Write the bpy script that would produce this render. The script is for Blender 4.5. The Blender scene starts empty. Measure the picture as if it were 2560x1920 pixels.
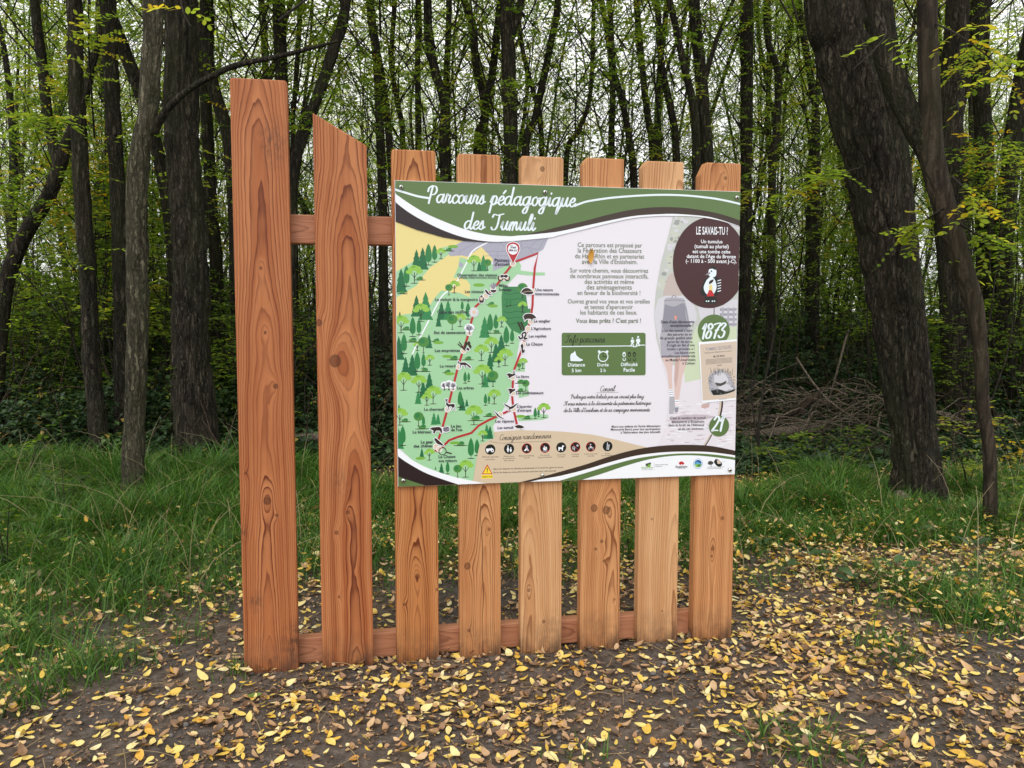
import bpy, bmesh, math, random
import numpy as np
from mathutils import Vector, Matrix
from mathutils.geometry import tessellate_polygon

S = bpy.context.scene
COL = S.collection
rnd = random.Random(7)
NP = np.random.default_rng(11)
R = math.radians

# ------------------------------------------------------------------ camera
F_PX, PITCH, CAM_H = 2031.56, R(-4.218), 1.3
cam_d = bpy.data.cameras.new('camera'); cam = bpy.data.objects.new('camera', cam_d); COL.objects.link(cam)
cam.location = (0, 0, CAM_H); cam.rotation_euler = (R(90) + PITCH, 0, 0)
cam_d.sensor_width = 36; cam_d.lens = 36 * F_PX / 2560; cam_d.clip_end = 400; cam_d.clip_start = 0.05
S.camera = cam

# ------------------------------------------------------------------ sky, sun, exposure
SUN_EL, SUN_AZ = R(50), R(200)          # soft sun behind the camera, a little to the left
wd = bpy.data.worlds.new('World'); S.world = wd; wd.use_nodes = True
nt = wd.node_tree; nt.nodes.clear()
sk = nt.nodes.new('ShaderNodeTexSky'); sk.sky_type = 'NISHITA'; sk.sun_disc = False
sk.sun_elevation = SUN_EL; sk.sun_rotation = SUN_AZ; sk.air_density = 1.0; sk.dust_density = 4.0; sk.ozone_density = 1.0
hs = nt.nodes.new('ShaderNodeHueSaturation'); hs.inputs['Saturation'].default_value = 0.16
bg = nt.nodes.new('ShaderNodeBackground'); bg.inputs['Strength'].default_value = 0.15
wo = nt.nodes.new('ShaderNodeOutputWorld')
# an even white cloud cover over most of the blue
tcw = nt.nodes.new('ShaderNodeTexCoord'); nzw = nt.nodes.new('ShaderNodeTexNoise'); nzw.inputs['Scale'].default_value = 2.2; nzw.inputs['Detail'].default_value = 5
mrw = nt.nodes.new('ShaderNodeMapRange'); mrw.inputs[1].default_value = .3; mrw.inputs[2].default_value = .7; mrw.inputs[3].default_value = .78; mrw.inputs[4].default_value = 1.0
mxw = nt.nodes.new('ShaderNodeMix'); mxw.data_type = 'RGBA'; mxw.inputs[7].default_value = (9.0, 9.0, 9.1, 1)
nt.links.new(tcw.outputs['Generated'], nzw.inputs['Vector']); nt.links.new(nzw.outputs[0], mrw.inputs[0]); nt.links.new(mrw.outputs[0], mxw.inputs[0])
nt.links.new(sk.outputs[0], hs.inputs['Color']); nt.links.new(hs.outputs[0], mxw.inputs[6]); nt.links.new(mxw.outputs[2], bg.inputs[0]); nt.links.new(bg.outputs[0], wo.inputs[0])
sun_d = bpy.data.lights.new('sun', 'SUN'); sun_d.energy = 1.0; sun_d.angle = R(28); sun_d.color = (1, .965, .91)
sun = bpy.data.objects.new('sun', sun_d); COL.objects.link(sun)
_sd = Vector((math.sin(SUN_AZ) * math.cos(SUN_EL), math.cos(SUN_AZ) * math.cos(SUN_EL), math.sin(SUN_EL)))
sun.rotation_euler = _sd.to_track_quat('Z', 'Y').to_euler(); sun.location = (0, -5, 20)
S.view_settings.view_transform = 'Standard'; S.view_settings.look = 'None'
S.view_settings.exposure = 0.28; S.view_settings.gamma = 1.0; S.view_settings.use_curve_mapping = False
cy = S.cycles
cy.max_bounces = 6; cy.diffuse_bounces = 3; cy.glossy_bounces = 2; cy.transmission_bounces = 4; cy.transparent_max_bounces = 4
cy.use_denoising = True; cy.caustics_reflective = False; cy.caustics_refractive = False

# ------------------------------------------------------------------ measuring helpers (photo measured at 2560 x 1920)
_fw = np.array([0, math.cos(PITCH), math.sin(PITCH)]); _up = np.array([0, -math.sin(PITCH), math.cos(PITCH)])
CAMP = np.array([0, 0, CAM_H])
def ray(px, py): return _fw + np.array([1, 0, 0]) * ((px - 1280) / F_PX) + _up * ((960 - py) / F_PX)
def at(px, py, Y): r = ray(px, py); return CAMP + r * (Y / r[1])
def ground_at(px, py): r = ray(px, py); return CAMP + r * (-CAM_H / r[2])

# ------------------------------------------------------------------ object helpers
def tag(o, label=None, cat=None, group=None, kind=None):
    for k, v in (('label', label), ('category', cat), ('group', group), ('kind', kind)):
        if v: o[k] = v
    return o
def thing(name, label, cat, loc=(0, 0, 0), group=None):
    o = bpy.data.objects.new(name, None); COL.objects.link(o); o.location = loc; o.empty_display_size = .1
    return tag(o, label, cat, group)
def link(name, me, parent=None):
    o = bpy.data.objects.new(name, me); COL.objects.link(o)
    if parent: o.parent = parent
    return o
def mesh_np(name, V, faces, mats=(), midx=None, smooth=True, attr=None):
    """faces: list of (n,k) int arrays"""
    me = bpy.data.meshes.new(name)
    V = np.asarray(V, np.float32); me.vertices.add(len(V)); me.vertices.foreach_set('co', V.ravel())
    faces = [np.asarray(f, np.int32) for f in (faces if isinstance(faces, list) else [faces]) if len(f)]
    nl = sum(f.size for f in faces); nf = sum(len(f) for f in faces)
    me.loops.add(nl); me.loops.foreach_set('vertex_index', np.concatenate([f.ravel() for f in faces]))
    me.polygons.add(nf)
    tot = np.concatenate([np.full(len(f), f.shape[1], np.int32) for f in faces])
    st = np.concatenate([[0], np.cumsum(tot)[:-1]]).astype(np.int32)
    me.polygons.foreach_set('loop_start', st)
    me.polygons.foreach_set('loop_total', tot)
    if midx is not None: me.polygons.foreach_set('material_index', np.asarray(midx, np.int32))
    me.polygons.foreach_set('use_smooth', np.full(nf, bool(smooth)))
    for m in mats: me.materials.append(m)
    if attr:
        for k, a in attr.items():
            at_ = me.attributes.new(k, 'FLOAT', 'POINT'); at_.data.foreach_set('value', np.asarray(a, np.float32))
    me.update(calc_edges=True)
    return me

def srgb(r, g, b):
    f = lambda c: (c / 255 / 12.92) if c / 255 <= .04045 else ((c / 255 + .055) / 1.055) ** 2.4
    return (f(r), f(g), f(b), 1)

# ------------------------------------------------------------------ node helpers
class NT:
    def __init__(s, name):
        s.m = bpy.data.materials.new(name); s.m.use_nodes = True; s.t = s.m.node_tree; s.t.nodes.clear()
        s.out = s.t.nodes.new('ShaderNodeOutputMaterial')
    def n(s, typ, **kw):
        x = s.t.nodes.new('ShaderNode' + typ)
        for k, v in kw.items(): setattr(x, k, v)
        return x
    def set(s, inp, v):
        if isinstance(v, bpy.types.NodeSocket): s.t.links.new(v, inp)
        elif isinstance(v, (tuple, list)) and len(v) == 3 and inp.type == 'RGBA': inp.default_value = (*v, 1)
        else: inp.default_value = v
    def math(s, op, a, b=0, c=0, clamp=False):
        x = s.n('Math', operation=op); x.use_clamp = clamp
        s.set(x.inputs[0], a); s.set(x.inputs[1], b)
        if op in ('MULTIPLY_ADD', 'SMOOTH_MIN', 'COMPARE'): s.set(x.inputs[2], c)
        return x.outputs[0]
    def map(s, v, a, b, c=0., d=1., mode='LINEAR'):
        x = s.n('MapRange', interpolation_type=mode); s.set(x.inputs[0], v)
        for i, q in enumerate((a, b, c, d)): x.inputs[i + 1].default_value = q
        return x.outputs[0]
    def noise(s, vec=None, scale=5, detail=3, rough=.5, dim='3D', w=None, dist=0):
        x = s.n('TexNoise', noise_dimensions=dim)
        if vec is not None: s.set(x.inputs['Vector'], vec)
        if w is not None: s.set(x.inputs['W'], w)
        x.inputs['Scale'].default_value = scale; x.inputs['Detail'].default_value = detail
        x.inputs['Roughness'].default_value = rough; x.inputs['Distortion'].default_value = dist
        return x.outputs[0]
    def mapping(s, vec, scale=(1, 1, 1), loc=(0, 0, 0)):
        x = s.n('Mapping'); s.set(x.inputs['Vector'], vec); x.inputs['Scale'].default_value = scale; x.inputs['Location'].default_value = loc
        return x.outputs[0]
    def ramp(s, fac, stops, interp='LINEAR'):
        x = s.n('ValToRGB'); s.set(x.inputs[0], fac); cr = x.color_ramp; cr.interpolation = interp
        while len(cr.elements) < len(stops): cr.elements.new(.5)
        for e, (p, c) in zip(cr.elements, stops): e.position = p; e.color = (*c[:3], 1)
        return x.outputs[0]
    def mix(s, fac, a, b, mode='MIX'):
        x = s.n('Mix', data_type='RGBA', blend_type=mode); s.set(x.inputs[0], fac); s.set(x.inputs[6], a); s.set(x.inputs[7], b)
        return x.outputs[2]
    def obj(s): return s.n('TexCoord').outputs['Object']
    def attr(s, name): return s.n('Attribute', attribute_name=name).outputs['Fac']
    def bump(s, h, strength=.3, dist=.01):
        x = s.n('Bump'); s.set(x.inputs['Height'], h); x.inputs['Strength'].default_value = strength; x.inputs['Distance'].default_value = dist
        return x.outputs[0]
    def principled(s, color, rough=.6, normal=None, spec=.4, metal=0):
        x = s.n('BsdfPrincipled'); s.set(x.inputs['Base Color'], color); s.set(x.inputs['Roughness'], rough)
        s.set(x.inputs['Specular IOR Level'], spec); x.inputs['Metallic'].default_value = metal
        if normal is not None: s.set(x.inputs['Normal'], normal)
        return x.outputs[0]
    def surf(s, sh): s.t.links.new(sh, s.out.inputs[0]); return s.m

def leaf_mat(name, stops, trans=.4, rough=.5, spec=.3, tcol=1.15):
    t = NT(name); c = t.ramp(t.attr('tint'), stops)
    nz = t.noise(t.n('NewGeometry').outputs['Position'], 60, 2)
    c = t.mix(t.map(nz, .3, .7, 0, .35), c, t.mix(1, c, (.55, .5, .4), 'MULTIPLY'))
    p = t.principled(c, rough, spec=spec)
    tr = t.n('BsdfTranslucent'); t.set(tr.inputs[0], t.mix(1, c, (tcol, tcol, .6), 'MULTIPLY'))
    mx = t.n('MixShader'); mx.inputs[0].default_value = trans
    t.t.links.new(p, mx.inputs[1]); t.t.links.new(tr.outputs[0], mx.inputs[2])
    return t.surf(mx.outputs[0])

# ------------------------------------------------------------------ materials of the setting
def mat_soil():
    t = NT('soil'); p = t.n('NewGeometry').outputs['Position']
    a = t.noise(p, 2.2, 5, .6); b = t.noise(p, 24, 6, .7); c = t.noise(p, 130, 3, .6)
    col = t.ramp(b, [(.25, (.036, .029, .024)), (.5, (.086, .072, .062)), (.75, (.17, .146, .128))])
    col = t.mix(t.map(a, .4, .65), col, t.mix(1, col, (1.35, 1.2, 1.05), 'MULTIPLY'))
    v = t.n('TexVoronoi'); v.inputs['Scale'].default_value = 90; t.set(v.inputs['Vector'], p)
    st = t.map(v.outputs['Distance'], .16, .26, 1, 0); sel = t.map(t.noise(p, 30, 1), .56, .6)
    col = t.mix(t.math('MULTIPLY', st, sel), col, (.17, .15, .13))
    h = t.math('ADD', t.math('MULTIPLY', b, .7), t.math('MULTIPLY', c, .35))
    # the floor of the wood, farther in, is old brown litter and moss
    y = t.n('SeparateXYZ'); t.set(y.inputs[0], p)
    far = t.map(t.math('ADD', y.outputs[1], t.math('MULTIPLY', a, 1.5)), 6.3, 8.5)
    lit = t.ramp(t.noise(p, 14, 5, .7), [(.3, (.018, .014, .009)), (.55, (.05, .036, .022)), (.75, (.10, .07, .04))])
    col = t.mix(far, col, lit)
    return t.surf(t.principled(col, .95, t.bump(h, .9, .02), spec=.15))
def mat_bark(name, dark=(.006, .005, .004), light=(.098, .082, .060), moss=.35, sc=1.0, bump=1.0):
    t = NT(name); o = t.obj()
    wv = t.n('TexNoise'); t.set(wv.inputs['Vector'], t.mapping(o, (7 * sc, 7 * sc, 3.5 * sc))); wv.inputs['Detail'].default_value = 3
    wm = t.n('VectorMath', operation='MULTIPLY_ADD'); t.set(wm.inputs[0], wv.outputs['Color']); wm.inputs[1].default_value = (.045, .045, .14); t.set(wm.inputs[2], o)
    vo = t.n('TexVoronoi', feature='DISTANCE_TO_EDGE'); t.set(vo.inputs['Vector'], t.mapping(wm.outputs[0], (30 * sc, 30 * sc, 3.9 * sc))); vo.inputs['Scale'].default_value = 1
    crack = t.map(vo.outputs['Distance'], .01, .20, mode='SMOOTHSTEP')
    q1 = t.noise(t.mapping(wm.outputs[0], (30 * sc, 30 * sc, 3.2 * sc)), 1, 5, .65, dist=.4); fur = t.map(t.math('ABSOLUTE', t.math('SUBTRACT', q1, .5)), 0, .10)
    crack = t.math('MULTIPLY', t.math('MULTIPLY_ADD', crack, .65, .35), t.math('MULTIPLY_ADD', fur, .6, .4))
    n2 = t.noise(t.mapping(o, (11 * sc, 11 * sc, 1.6 * sc)), 1, 4, .6); fine = t.noise(t.mapping(o, (110, 110, 38)), 1, 4, .7)
    big = t.noise(t.mapping(o, (2.2, 2.2, .9)), 1, 3, .6)
    h = t.math('ADD', t.math('MULTIPLY', crack, .75), t.math('MULTIPLY', n2, .35)); h = t.math('ADD', h, t.math('MULTIPLY', t.math('SUBTRACT', fine, .5), .5))
    tone = t.math('ADD', t.math('MULTIPLY', h, .75), t.math('MULTIPLY', big, .35))
    col = t.ramp(tone, [(.34, dark), (.60, tuple(a * .6 + b * .4 for a, b in zip(dark, light))), (.88, light)])
    ms = t.map(t.math('ADD', t.noise(t.mapping(o, (3.5, 3.5, 1.0), (4, 0, 0)), 1, 5, .65), t.math('MULTIPLY', fine, .2)), .55, .75, 0, moss)
    col = t.mix(ms, col, (.042, .052, .018))
    li = t.map(t.noise(t.mapping(o, (26, 26, 12), (9, 3, 0)), 1, 4, .7), .64, .72, 0, .35); col = t.mix(li, col, (.14, .14, .115))
    return t.surf(t.principled(col, .92, t.bump(h, bump, .03), spec=.15))
def mat_flat(name, c, rough=.45, spec=.4, metal=0):
    t = NT(name); return t.surf(t.principled(c, rough, spec=spec, metal=metal))

M_SOIL = mat_soil()
M_BARK = mat_bark('bark')
M_BARK_PALE = mat_bark('bark_pale', (.022, .019, .013), (.20, .18, .12), .3)
M_BARK_SMOOTH = mat_bark('bark_smooth', (.016, .012, .009), (.066, .050, .036), .15, .6, .45)
M_BARK_FAR = mat_bark('bark_far', (.013, .011, .009), (.085, .073, .055), .35, .8, .6)
M_TWIG = mat_bark('twig_bark', (.015, .012, .01), (.06, .05, .04), .1, 2, .3)
M_CANE = mat_bark('cane', (.03, .02, .014), (.12, .085, .06), .05, 1.5, .3)
M_STICK = mat_bark('dead_wood', (.05, .04, .03), (.26, .21, .16), .1, 1.5, .4)
GREENS = [(0, (.065, .125, .028)), (.35, (.19, .29, .055)), (.62, (.33, .42, .08)), (.78, (.46, .46, .08)), (.88, (.56, .44, .06)), (1, (.62, .40, .05))]
M_CROWN = leaf_mat('crown_leaves', GREENS, .7, tcol=1.4)
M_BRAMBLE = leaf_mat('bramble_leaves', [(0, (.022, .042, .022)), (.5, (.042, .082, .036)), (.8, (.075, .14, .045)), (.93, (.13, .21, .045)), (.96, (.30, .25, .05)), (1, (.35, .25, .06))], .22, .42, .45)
M_GRASS = leaf_mat('grass_blades', [(0, (.028, .075, .012)), (.4, (.06, .165, .02)), (.75, (.12, .26, .035)), (.9, (.20, .31, .06)), (1, (.36, .31, .13))], .35, .45, .35)
LITTER = [(0, (.12, .085, .065)), (.10, (.22, .13, .075)), (.19, (.42, .24, .12)), (.30, (.66, .46, .27)), (.42, (.56, .26, .045)), (.52, (.72, .41, .07)), (.68, (.80, .54, .09)), (.84, (.84, .65, .20)), (1, (.86, .75, .42))]
M_LITTER = leaf_mat('fallen_leaves', LITTER, .12, .5, .35)

# ------------------------------------------------------------------ noise for geometry
_tab = np.random.default_rng(3).random((256, 256))
def vnoise(u, v):
    u = np.asarray(u, float); v = np.asarray(v, float)
    i = np.floor(u).astype(int); j = np.floor(v).astype(int); a = u - i; b = v - j
    a = a * a * (3 - 2 * a); b = b * b * (3 - 2 * b); g = lambda x, y: _tab[x % 256, y % 256]
    return (g(i, j) * (1 - a) + g(i + 1, j) * a) * (1 - b) + (g(i, j + 1) * (1 - a) + g(i + 1, j + 1) * a) * b
def fbm(u, v, o=4):
    s = 0; a = .5
    for k in range(o): s = s + a * vnoise(u * 2 ** k + 17 * k, v * 2 ** k + 31 * k); a *= .5
    return s

def ground_z(x, y):
    x = np.asarray(x, float); y = np.asarray(y, float)
    near = np.clip((7.5 - y) / 3, 0, 1)
    z = (fbm(x * 1.3 + 40, y * 1.3 + 40, 4) - .47) * .07 * (.35 + .65 * (1 - near))
    z = z + (fbm(x * 9 + 5, y * 9 + 5, 3) - .44) * .022
    u_ = (x + .93) * .9824 + (y - 2.926) * .1869; v_ = -(x + .93) * .1869 + (y - 2.926) * .9824
    z = z + .009 * np.exp(-((v_ - .03) / .09) ** 2) * np.clip((u_ + .2) * 4, 0, 1) * np.clip((2.1 - u_) * 4, 0, 1) * (.3 + 1.4 * fbm(x * 5, y * 5 + 3, 2))
    far = np.clip((y - 8) / 10, 0, 1)
    return z + far * (fbm(x * .25 + 9, y * .25, 3) - .35) * .7

# ------------------------------------------------------------------ ground sheet
def build_ground():
    def axis(segs):
        out = []
        for a, b, st in segs: out += list(np.arange(a, b - 1e-6, st))
        return np.array(out + [segs[-1][1]])
    xs = axis([(-120, -20, 10), (-20, -6, 1), (-6, -3, .1), (-3, 3, .03), (3, 6, .1), (6, 20, 1), (20, 120, 10)])
    ys = axis([(-40, 0, 5), (0, 1.8, .2), (1.8, 5, .03), (5, 9, .1), (9, 40, .8), (40, 140, 10)])
    X, Y = np.meshgrid(xs, ys); Z = ground_z(X, Y)
    V = np.stack([X, Y, Z], -1).reshape(-1, 3); nx, ny = len(xs), len(ys)
    i = np.arange(nx - 1)[None, :] + nx * np.arange(ny - 1)[:, None]; i = i.ravel()
    f = np.stack([i, i + 1, i + 1 + nx, i + nx], -1)
    tag(link('ground', mesh_np('ground', V, f, [M_SOIL])), kind='structure')
build_ground()

# ------------------------------------------------------------------ fence planks
FO = np.array([-0.93288124, 2.92578019, 0.0]); FY = R(10.7708)
FD = np.array([math.cos(FY), math.sin(FY), 0]); FN = np.array([math.sin(FY), -math.cos(FY), 0])   # along the fence / towards the viewer
TH = .05
def wood_mat(name, light, mid, dark, seed, d0=.03, sp=.0066, cx=0., amp=.02, knots=(), stains=(), contrast=1.0):
    t = NT(name); o = t.obj(); s = t.n('SeparateXYZ'); t.set(s.inputs[0], o); x, y, z = s.outputs
    w1 = t.noise(w=t.math('MULTIPLY_ADD', z, 1.1, seed), scale=1, detail=2, dim='1D')
    w2 = t.noise(w=t.math('MULTIPLY_ADD', z, 2.0, seed * 1.7 + 9), scale=.62, detail=2.5, dim='1D')
    warp = t.noise(t.mapping(o, (14, 14, 2.6), (seed, 0, seed)), 1, 3, .55)
    dx = t.math('SUBTRACT', x, t.math('MULTIPLY_ADD', t.math('SUBTRACT', w1, .5), amp * 2.0, cx))
    dy = t.math('ADD', t.math('MULTIPLY_ADD', z, .034, t.math('ADD', y, d0 - .012)), t.math('MULTIPLY', t.math('SUBTRACT', w2, .5), amp * 2.5))
    r = t.math('SQRT', t.math('ADD', t.math('MULTIPLY', dx, dx), t.math('MULTIPLY', dy, dy)))
    r = t.math('ADD', r, t.math('MULTIPLY', t.math('SUBTRACT', warp, .5), .016))
    kmask = None; kring = None
    for kx, kz, ks in knots:
        ex = t.math('DIVIDE', t.math('SUBTRACT', x, kx), ks); ez = t.math('DIVIDE', t.math('SUBTRACT', z, kz), ks)
        e2 = t.math('ADD', t.math('MULTIPLY', ex, ex), t.math('MULTIPLY', t.math('MULTIPLY', ez, ez), .8))
        ew = t.math('ADD', t.math('MULTIPLY', ex, ex), t.math('MULTIPLY', t.math('MULTIPLY', ez, ez), .22))
        g = t.math('EXPONENT', t.math('MULTIPLY', ew, -.16))
        r = t.math('SUBTRACT', r, t.math('MULTIPLY', g, ks * 1.5))
        d = t.math('SQRT', e2)
        dd = t.math('ADD', d, t.math('MULTIPLY', t.math('SUBTRACT', warp, .5), .5))
        m = t.map(dd, .75, 1.0, 1, 0); q = t.map(t.math('ABSOLUTE', t.math('SUBTRACT', dd, .95)), .05, .28, 1, 0)
        kmask = m if kmask is None else t.math('MAXIMUM', kmask, m); kring = q if kring is None else t.math('MAXIMUM', kring, q)
    ph = t.math('FRACT', t.math('DIVIDE', t.math('ADD', r, 1.0), sp))
    ringn = t.n('TexWhiteNoise', noise_dimensions='1D'); t.set(ringn.inputs['W'], t.math('FLOOR', t.math('DIVIDE', t.math('ADD', r, 1.0), sp))); rs_ = t.map(ringn.outputs[0], 0, 1, .4, 1.2)
    late = t.ramp(ph, [(0, (0, 0, 0)), (.35, (.10,) * 3), (.66, (.30,) * 3), (.84, (.85,) * 3), (.95, (1,) * 3), (1, (0, 0, 0))])
    fib = t.noise(t.mapping(o, (420, 420, 9), (seed, 0, 0)), 1, 2, .6)
    big = t.noise(t.mapping(o, (7, 7, 1.6), (0, 0, seed * 3)), 1, 3, .6)
    var = t.noise(t.mapping(o, (30, 30, 1.0), (seed, 0, 2)), 1, 2, .5)
    lf = t.math('MULTIPLY', t.math('MULTIPLY', late, rs_), t.map(var, .3, .7, .75 * contrast, contrast), clamp=True)
    heart = t.noise(w=t.math('MULTIPLY_ADD', r, 55., seed), scale=1, detail=2, dim='1D'); col = t.mix(t.map(t.math('ADD', t.math('MULTIPLY', big, .5), t.math('MULTIPLY', heart, .6)), .35, .72), light, mid); col = t.mix(lf, col, dark)
    col = t.mix(t.map(fib, .35, .75, 0, .45), col, t.mix(1, col, (.66, .54, .45), 'MULTIPLY'))
    strk = t.noise(t.mapping(o, (55, 55, 1.3), (seed * 2, 0, 0)), 1, 4, .6)
    col = t.mix(t.map(strk, .5, .78, 0, .5), col, t.mix(1, col, (.62, .48, .38), 'MULTIPLY'))
    pale = t.noise(t.mapping(o, (18, 18, 2.2), (seed * 5, 3, 0)), 1, 3, .6); col = t.mix(t.map(pale, .55, .75, 0, .35), col, t.mix(1, col, (1.22, 1.2, 1.15), 'MULTIPLY'))
    if kmask is not None:
        col = t.mix(t.math('MULTIPLY', kmask, .62), col, t.mix(t.map(warp, .4, .6), tuple(c * .42 for c in dark), tuple(c * .9 for c in dark)))
        col = t.mix(t.math('MULTIPLY', kring, .6), col, (.035, .016, .010))
    for sx, sz, sr, sa in stains:
        ex = t.math('DIVIDE', t.math('SUBTRACT', x, sx), sr); ez = t.math('DIVIDE', t.math('SUBTRACT', z, sz), sr * 1.5)
        d = t.math('SQRT', t.math('ADD', t.math('MULTIPLY', ex, ex), t.math('MULTIPLY', ez, ez)))
        m = t.math('MULTIPLY', t.map(d, .2, 1, 1, 0), t.map(t.noise(t.mapping(o, (60, 60, 30)), 1, 5, .7), .40, .62))
        col = t.mix(t.math('MULTIPLY', m, sa), col, (.03, .02, .016))
    # soil splashed on the foot of the plank
    sp_ = t.math('MULTIPLY', t.map(z, .0, .17, 1, 0), t.map(t.noise(t.mapping(o, (25, 25, 10)), 1, 5, .7), .36, .62))
    col = t.mix(t.math('MULTIPLY', sp_, .8), col, (.05, .038, .03))
    wet = t.math('MULTIPLY', t.map(t.math('ADD', z, t.math('MULTIPLY', t.math('SUBTRACT', big, .5), .12)), .0, .075, 1, 0), .6); col = t.mix(wet, col, t.mix(1, col, (.40, .33, .28), 'MULTIPLY'))
    h = t.math('ADD', t.math('MULTIPLY', late, .5), t.math('MULTIPLY', fib, .5))
    return t.surf(t.principled(col, t.map(fib, .3, .7, .48, .62), t.bump(h, .22, .002), spec=.3))

# u0, u1, height, outline style, colours, knots (x from the plank's middle, height, radius)
RED = dict(light=srgb(198, 132, 85), mid=srgb(162, 93, 52), dark=srgb(98, 42, 20))
ORG = dict(light=srgb(208, 148, 94), mid=srgb(172, 105, 54), dark=srgb(108, 50, 22))
HON = dict(light=srgb(216, 162, 112), mid=srgb(188, 128, 80), dark=srgb(124, 70, 36))
YEL = dict(light=srgb(220, 176, 130), mid=srgb(196, 144, 98), dark=srgb(134, 82, 46))
PLANKS = [
 (-.0571, .1376, 2.1618, 'round', RED, 'tallest reddish plank at the left end with a smudge near its top',
   [(-.002, .655, .012), (.036, 1.075, .0075), (.004, 1.27, .005), (-.006, 1.50, .005), (-.075, .76, .004), (.03, .60, .005)],
   [(.045, 1.94, .07, .55), (.09, .12, .07, .8), (-.09, .535, .03, .6), (-.05, .28, .035, .6)], dict(d0=.035, amp=.017, cx=-.004)),
 (.2241, .4133, 2.0201, 'slant', RED, 'second tallest plank with a slanted top and a big knot',
   [(-.03, 1.165, .019), (-.085, 1.305, .011), (.008, .60, .007), (-.035, .525, .007), (-.03, .28, .004)], [(-.02, .72, .06, .35)], dict(d0=.04, amp=.02, cx=.03)),
 (.5013, .6634, 1.9374, 'round', ORG, 'reddish short plank with flame grain behind the board left edge', [(.0, .34, .009), (-.05, .235, .005), (.075, .285, .005)], [], dict(d0=.03, amp=.022, contrast=1.2)),
 (.7446, .9056, 1.9310, 'round', HON, 'short plank with a long drying crack and two ringed knots', [(-.05, .37, .0115), (-.045, .115, .006), (.035, .51, .006)], [], dict(d0=.035, amp=.018, cx=.02)),
 (.9840, 1.1497, 1.9318, 'round', YEL, 'palest yellowish short plank in the middle', [(.0, 1.885, .008), (-.05, .26, .006), (.01, .13, .006)], [(.05, .12, .05, .3)], dict(d0=.05, amp=.012, cx=-.05, sp=.0068, contrast=.8)),
 (1.2252, 1.3902, 1.9346, 'clip', HON, 'short plank with a twin knot just below the board', [(-.028, .575, .0125), (.022, .565, .014), (.005, .44, .006), (.015, .36, .005), (.06, .20, .004), (-.02, .41, .005)], [(.0, .12, .06, .25)], dict(d0=.04, amp=.014, cx=.05)),
 (1.4655, 1.6349, 1.9315, 'clip', YEL, 'straight grained honey plank second from the right end', [(-.03, .52, .004), (.02, .14, .004)], [], dict(d0=.055, amp=.012, cx=.07, sp=.0066, contrast=.85)),
 (1.7030, 1.8745, 1.9345, 'bigclip', HON, 'right end plank with one sloped top corner', [(.02, 1.875, .006), (.035, .51, .007), (-.005, .385, .007), (-.01, .355, .004)], [], dict(d0=.024, amp=.018, cx=-.01)),
]
M_CRACK = mat_flat('crack', (.02, .01, .007), .9)
fence = thing('wooden_fence', 'tall larch board fence with eight upright planks carrying the trail board', 'fence', tuple(FO))
fence.rotation_euler.z = FY
def prism(poly, t, bev):
    bm = bmesh.new(); vs = [bm.verts.new((x, 0, z)) for x, z in poly]; f = bm.faces.new(vs)
    e = bmesh.ops.extrude_face_region(bm, geom=[f]); bmesh.ops.translate(bm, vec=(0, t, 0), verts=[v for v in e['geom'] if isinstance(v, bmesh.types.BMVert)])
    bmesh.ops.recalc_face_normals(bm, faces=bm.faces)
    bmesh.ops.bevel(bm, geom=list(bm.edges), offset=bev, segments=2, affect='EDGES', profile=.6)
    me = bpy.data.meshes.new('plank'); bm.to_mesh(me); bm.free(); return me
for i, (u0, u1, h, st, pal, lab, knots, stains, kw) in enumerate(PLANKS):
    w = (u1 - u0) / 2; zb = -.25; c = .008
    if st == 'slant':
        top = [(w, 1.9456), (-w, 2.0544)]
    elif st == 'round': top = [(w, h - c), (w - c * .5, h - c * .3), (w - c, h), (-w + c, h), (-w + c * .5, h - c * .3), (-w, h - c)]
    elif st == 'clip': top = [(w, h - .004), (w - .004, h), (-w + .016, h), (-w, h - .024)]
    else: top = [(w, h - .004), (w - .004, h), (-w + .025, h), (-w, h - .05)]
    me = prism([(-w, zb), (w, zb)] + top, TH, .005)
    me.materials.append(wood_mat('plank_wood', seed=3.1 + 7.7 * i, knots=knots, stains=stains, **pal, **kw))
    p = link('plank', me, fence); p.location = ((u0 + u1) / 2, 0, 0); p['label'] = lab
    for q in me.polygons: q.use_smooth = False
    if i == 3:
        cv = bmesh.new(); ys = np.linspace(.02, .66, 24); prev = None
        for k, zz in enumerate(ys):
            xx = .004 + .006 * math.sin(zz * 6) + .002 * math.sin(zz * 31); ww = .0009 * math.sin(math.pi * (k + .5) / 24) + .0002
            a = cv.verts.new((xx - ww, -.0006, zz)); b = cv.verts.new((xx + ww, -.0006, zz))
            if prev: cv.faces.new((prev[0], prev[1], b, a))
            prev = (a, b)
        mc = bpy.data.meshes.new('crack'); cv.to_mesh(mc); cv.free(); mc.materials.append(M_CRACK); link('crack', mc, p)
M_RAIL = wood_mat('rail_wood', srgb(196, 140, 108), srgb(172, 114, 82), srgb(118, 68, 44), 55., d0=.06, amp=.01, sp=.005, contrast=.7)
def rail(z0, z1, lab, ua, ub, t=.055):
    L = ub - ua; me = prism([(-(z1 - z0) / 2, 0), ((z1 - z0) / 2, 0), ((z1 - z0) / 2, L), (-(z1 - z0) / 2, L)], t, .006)
    me.materials.append(M_RAIL); o = link('rail', me, fence)
    o.rotation_euler = (0, R(90), 0); o.location = (ua, TH + .001, (z0 + z1) / 2); o['label'] = lab
rail(1.595, 1.700, 'upper cross rail behind the planks', .02, 1.85)
rail(.013, .110, 'lower cross rail close to the ground', .02, 1.85)

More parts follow.
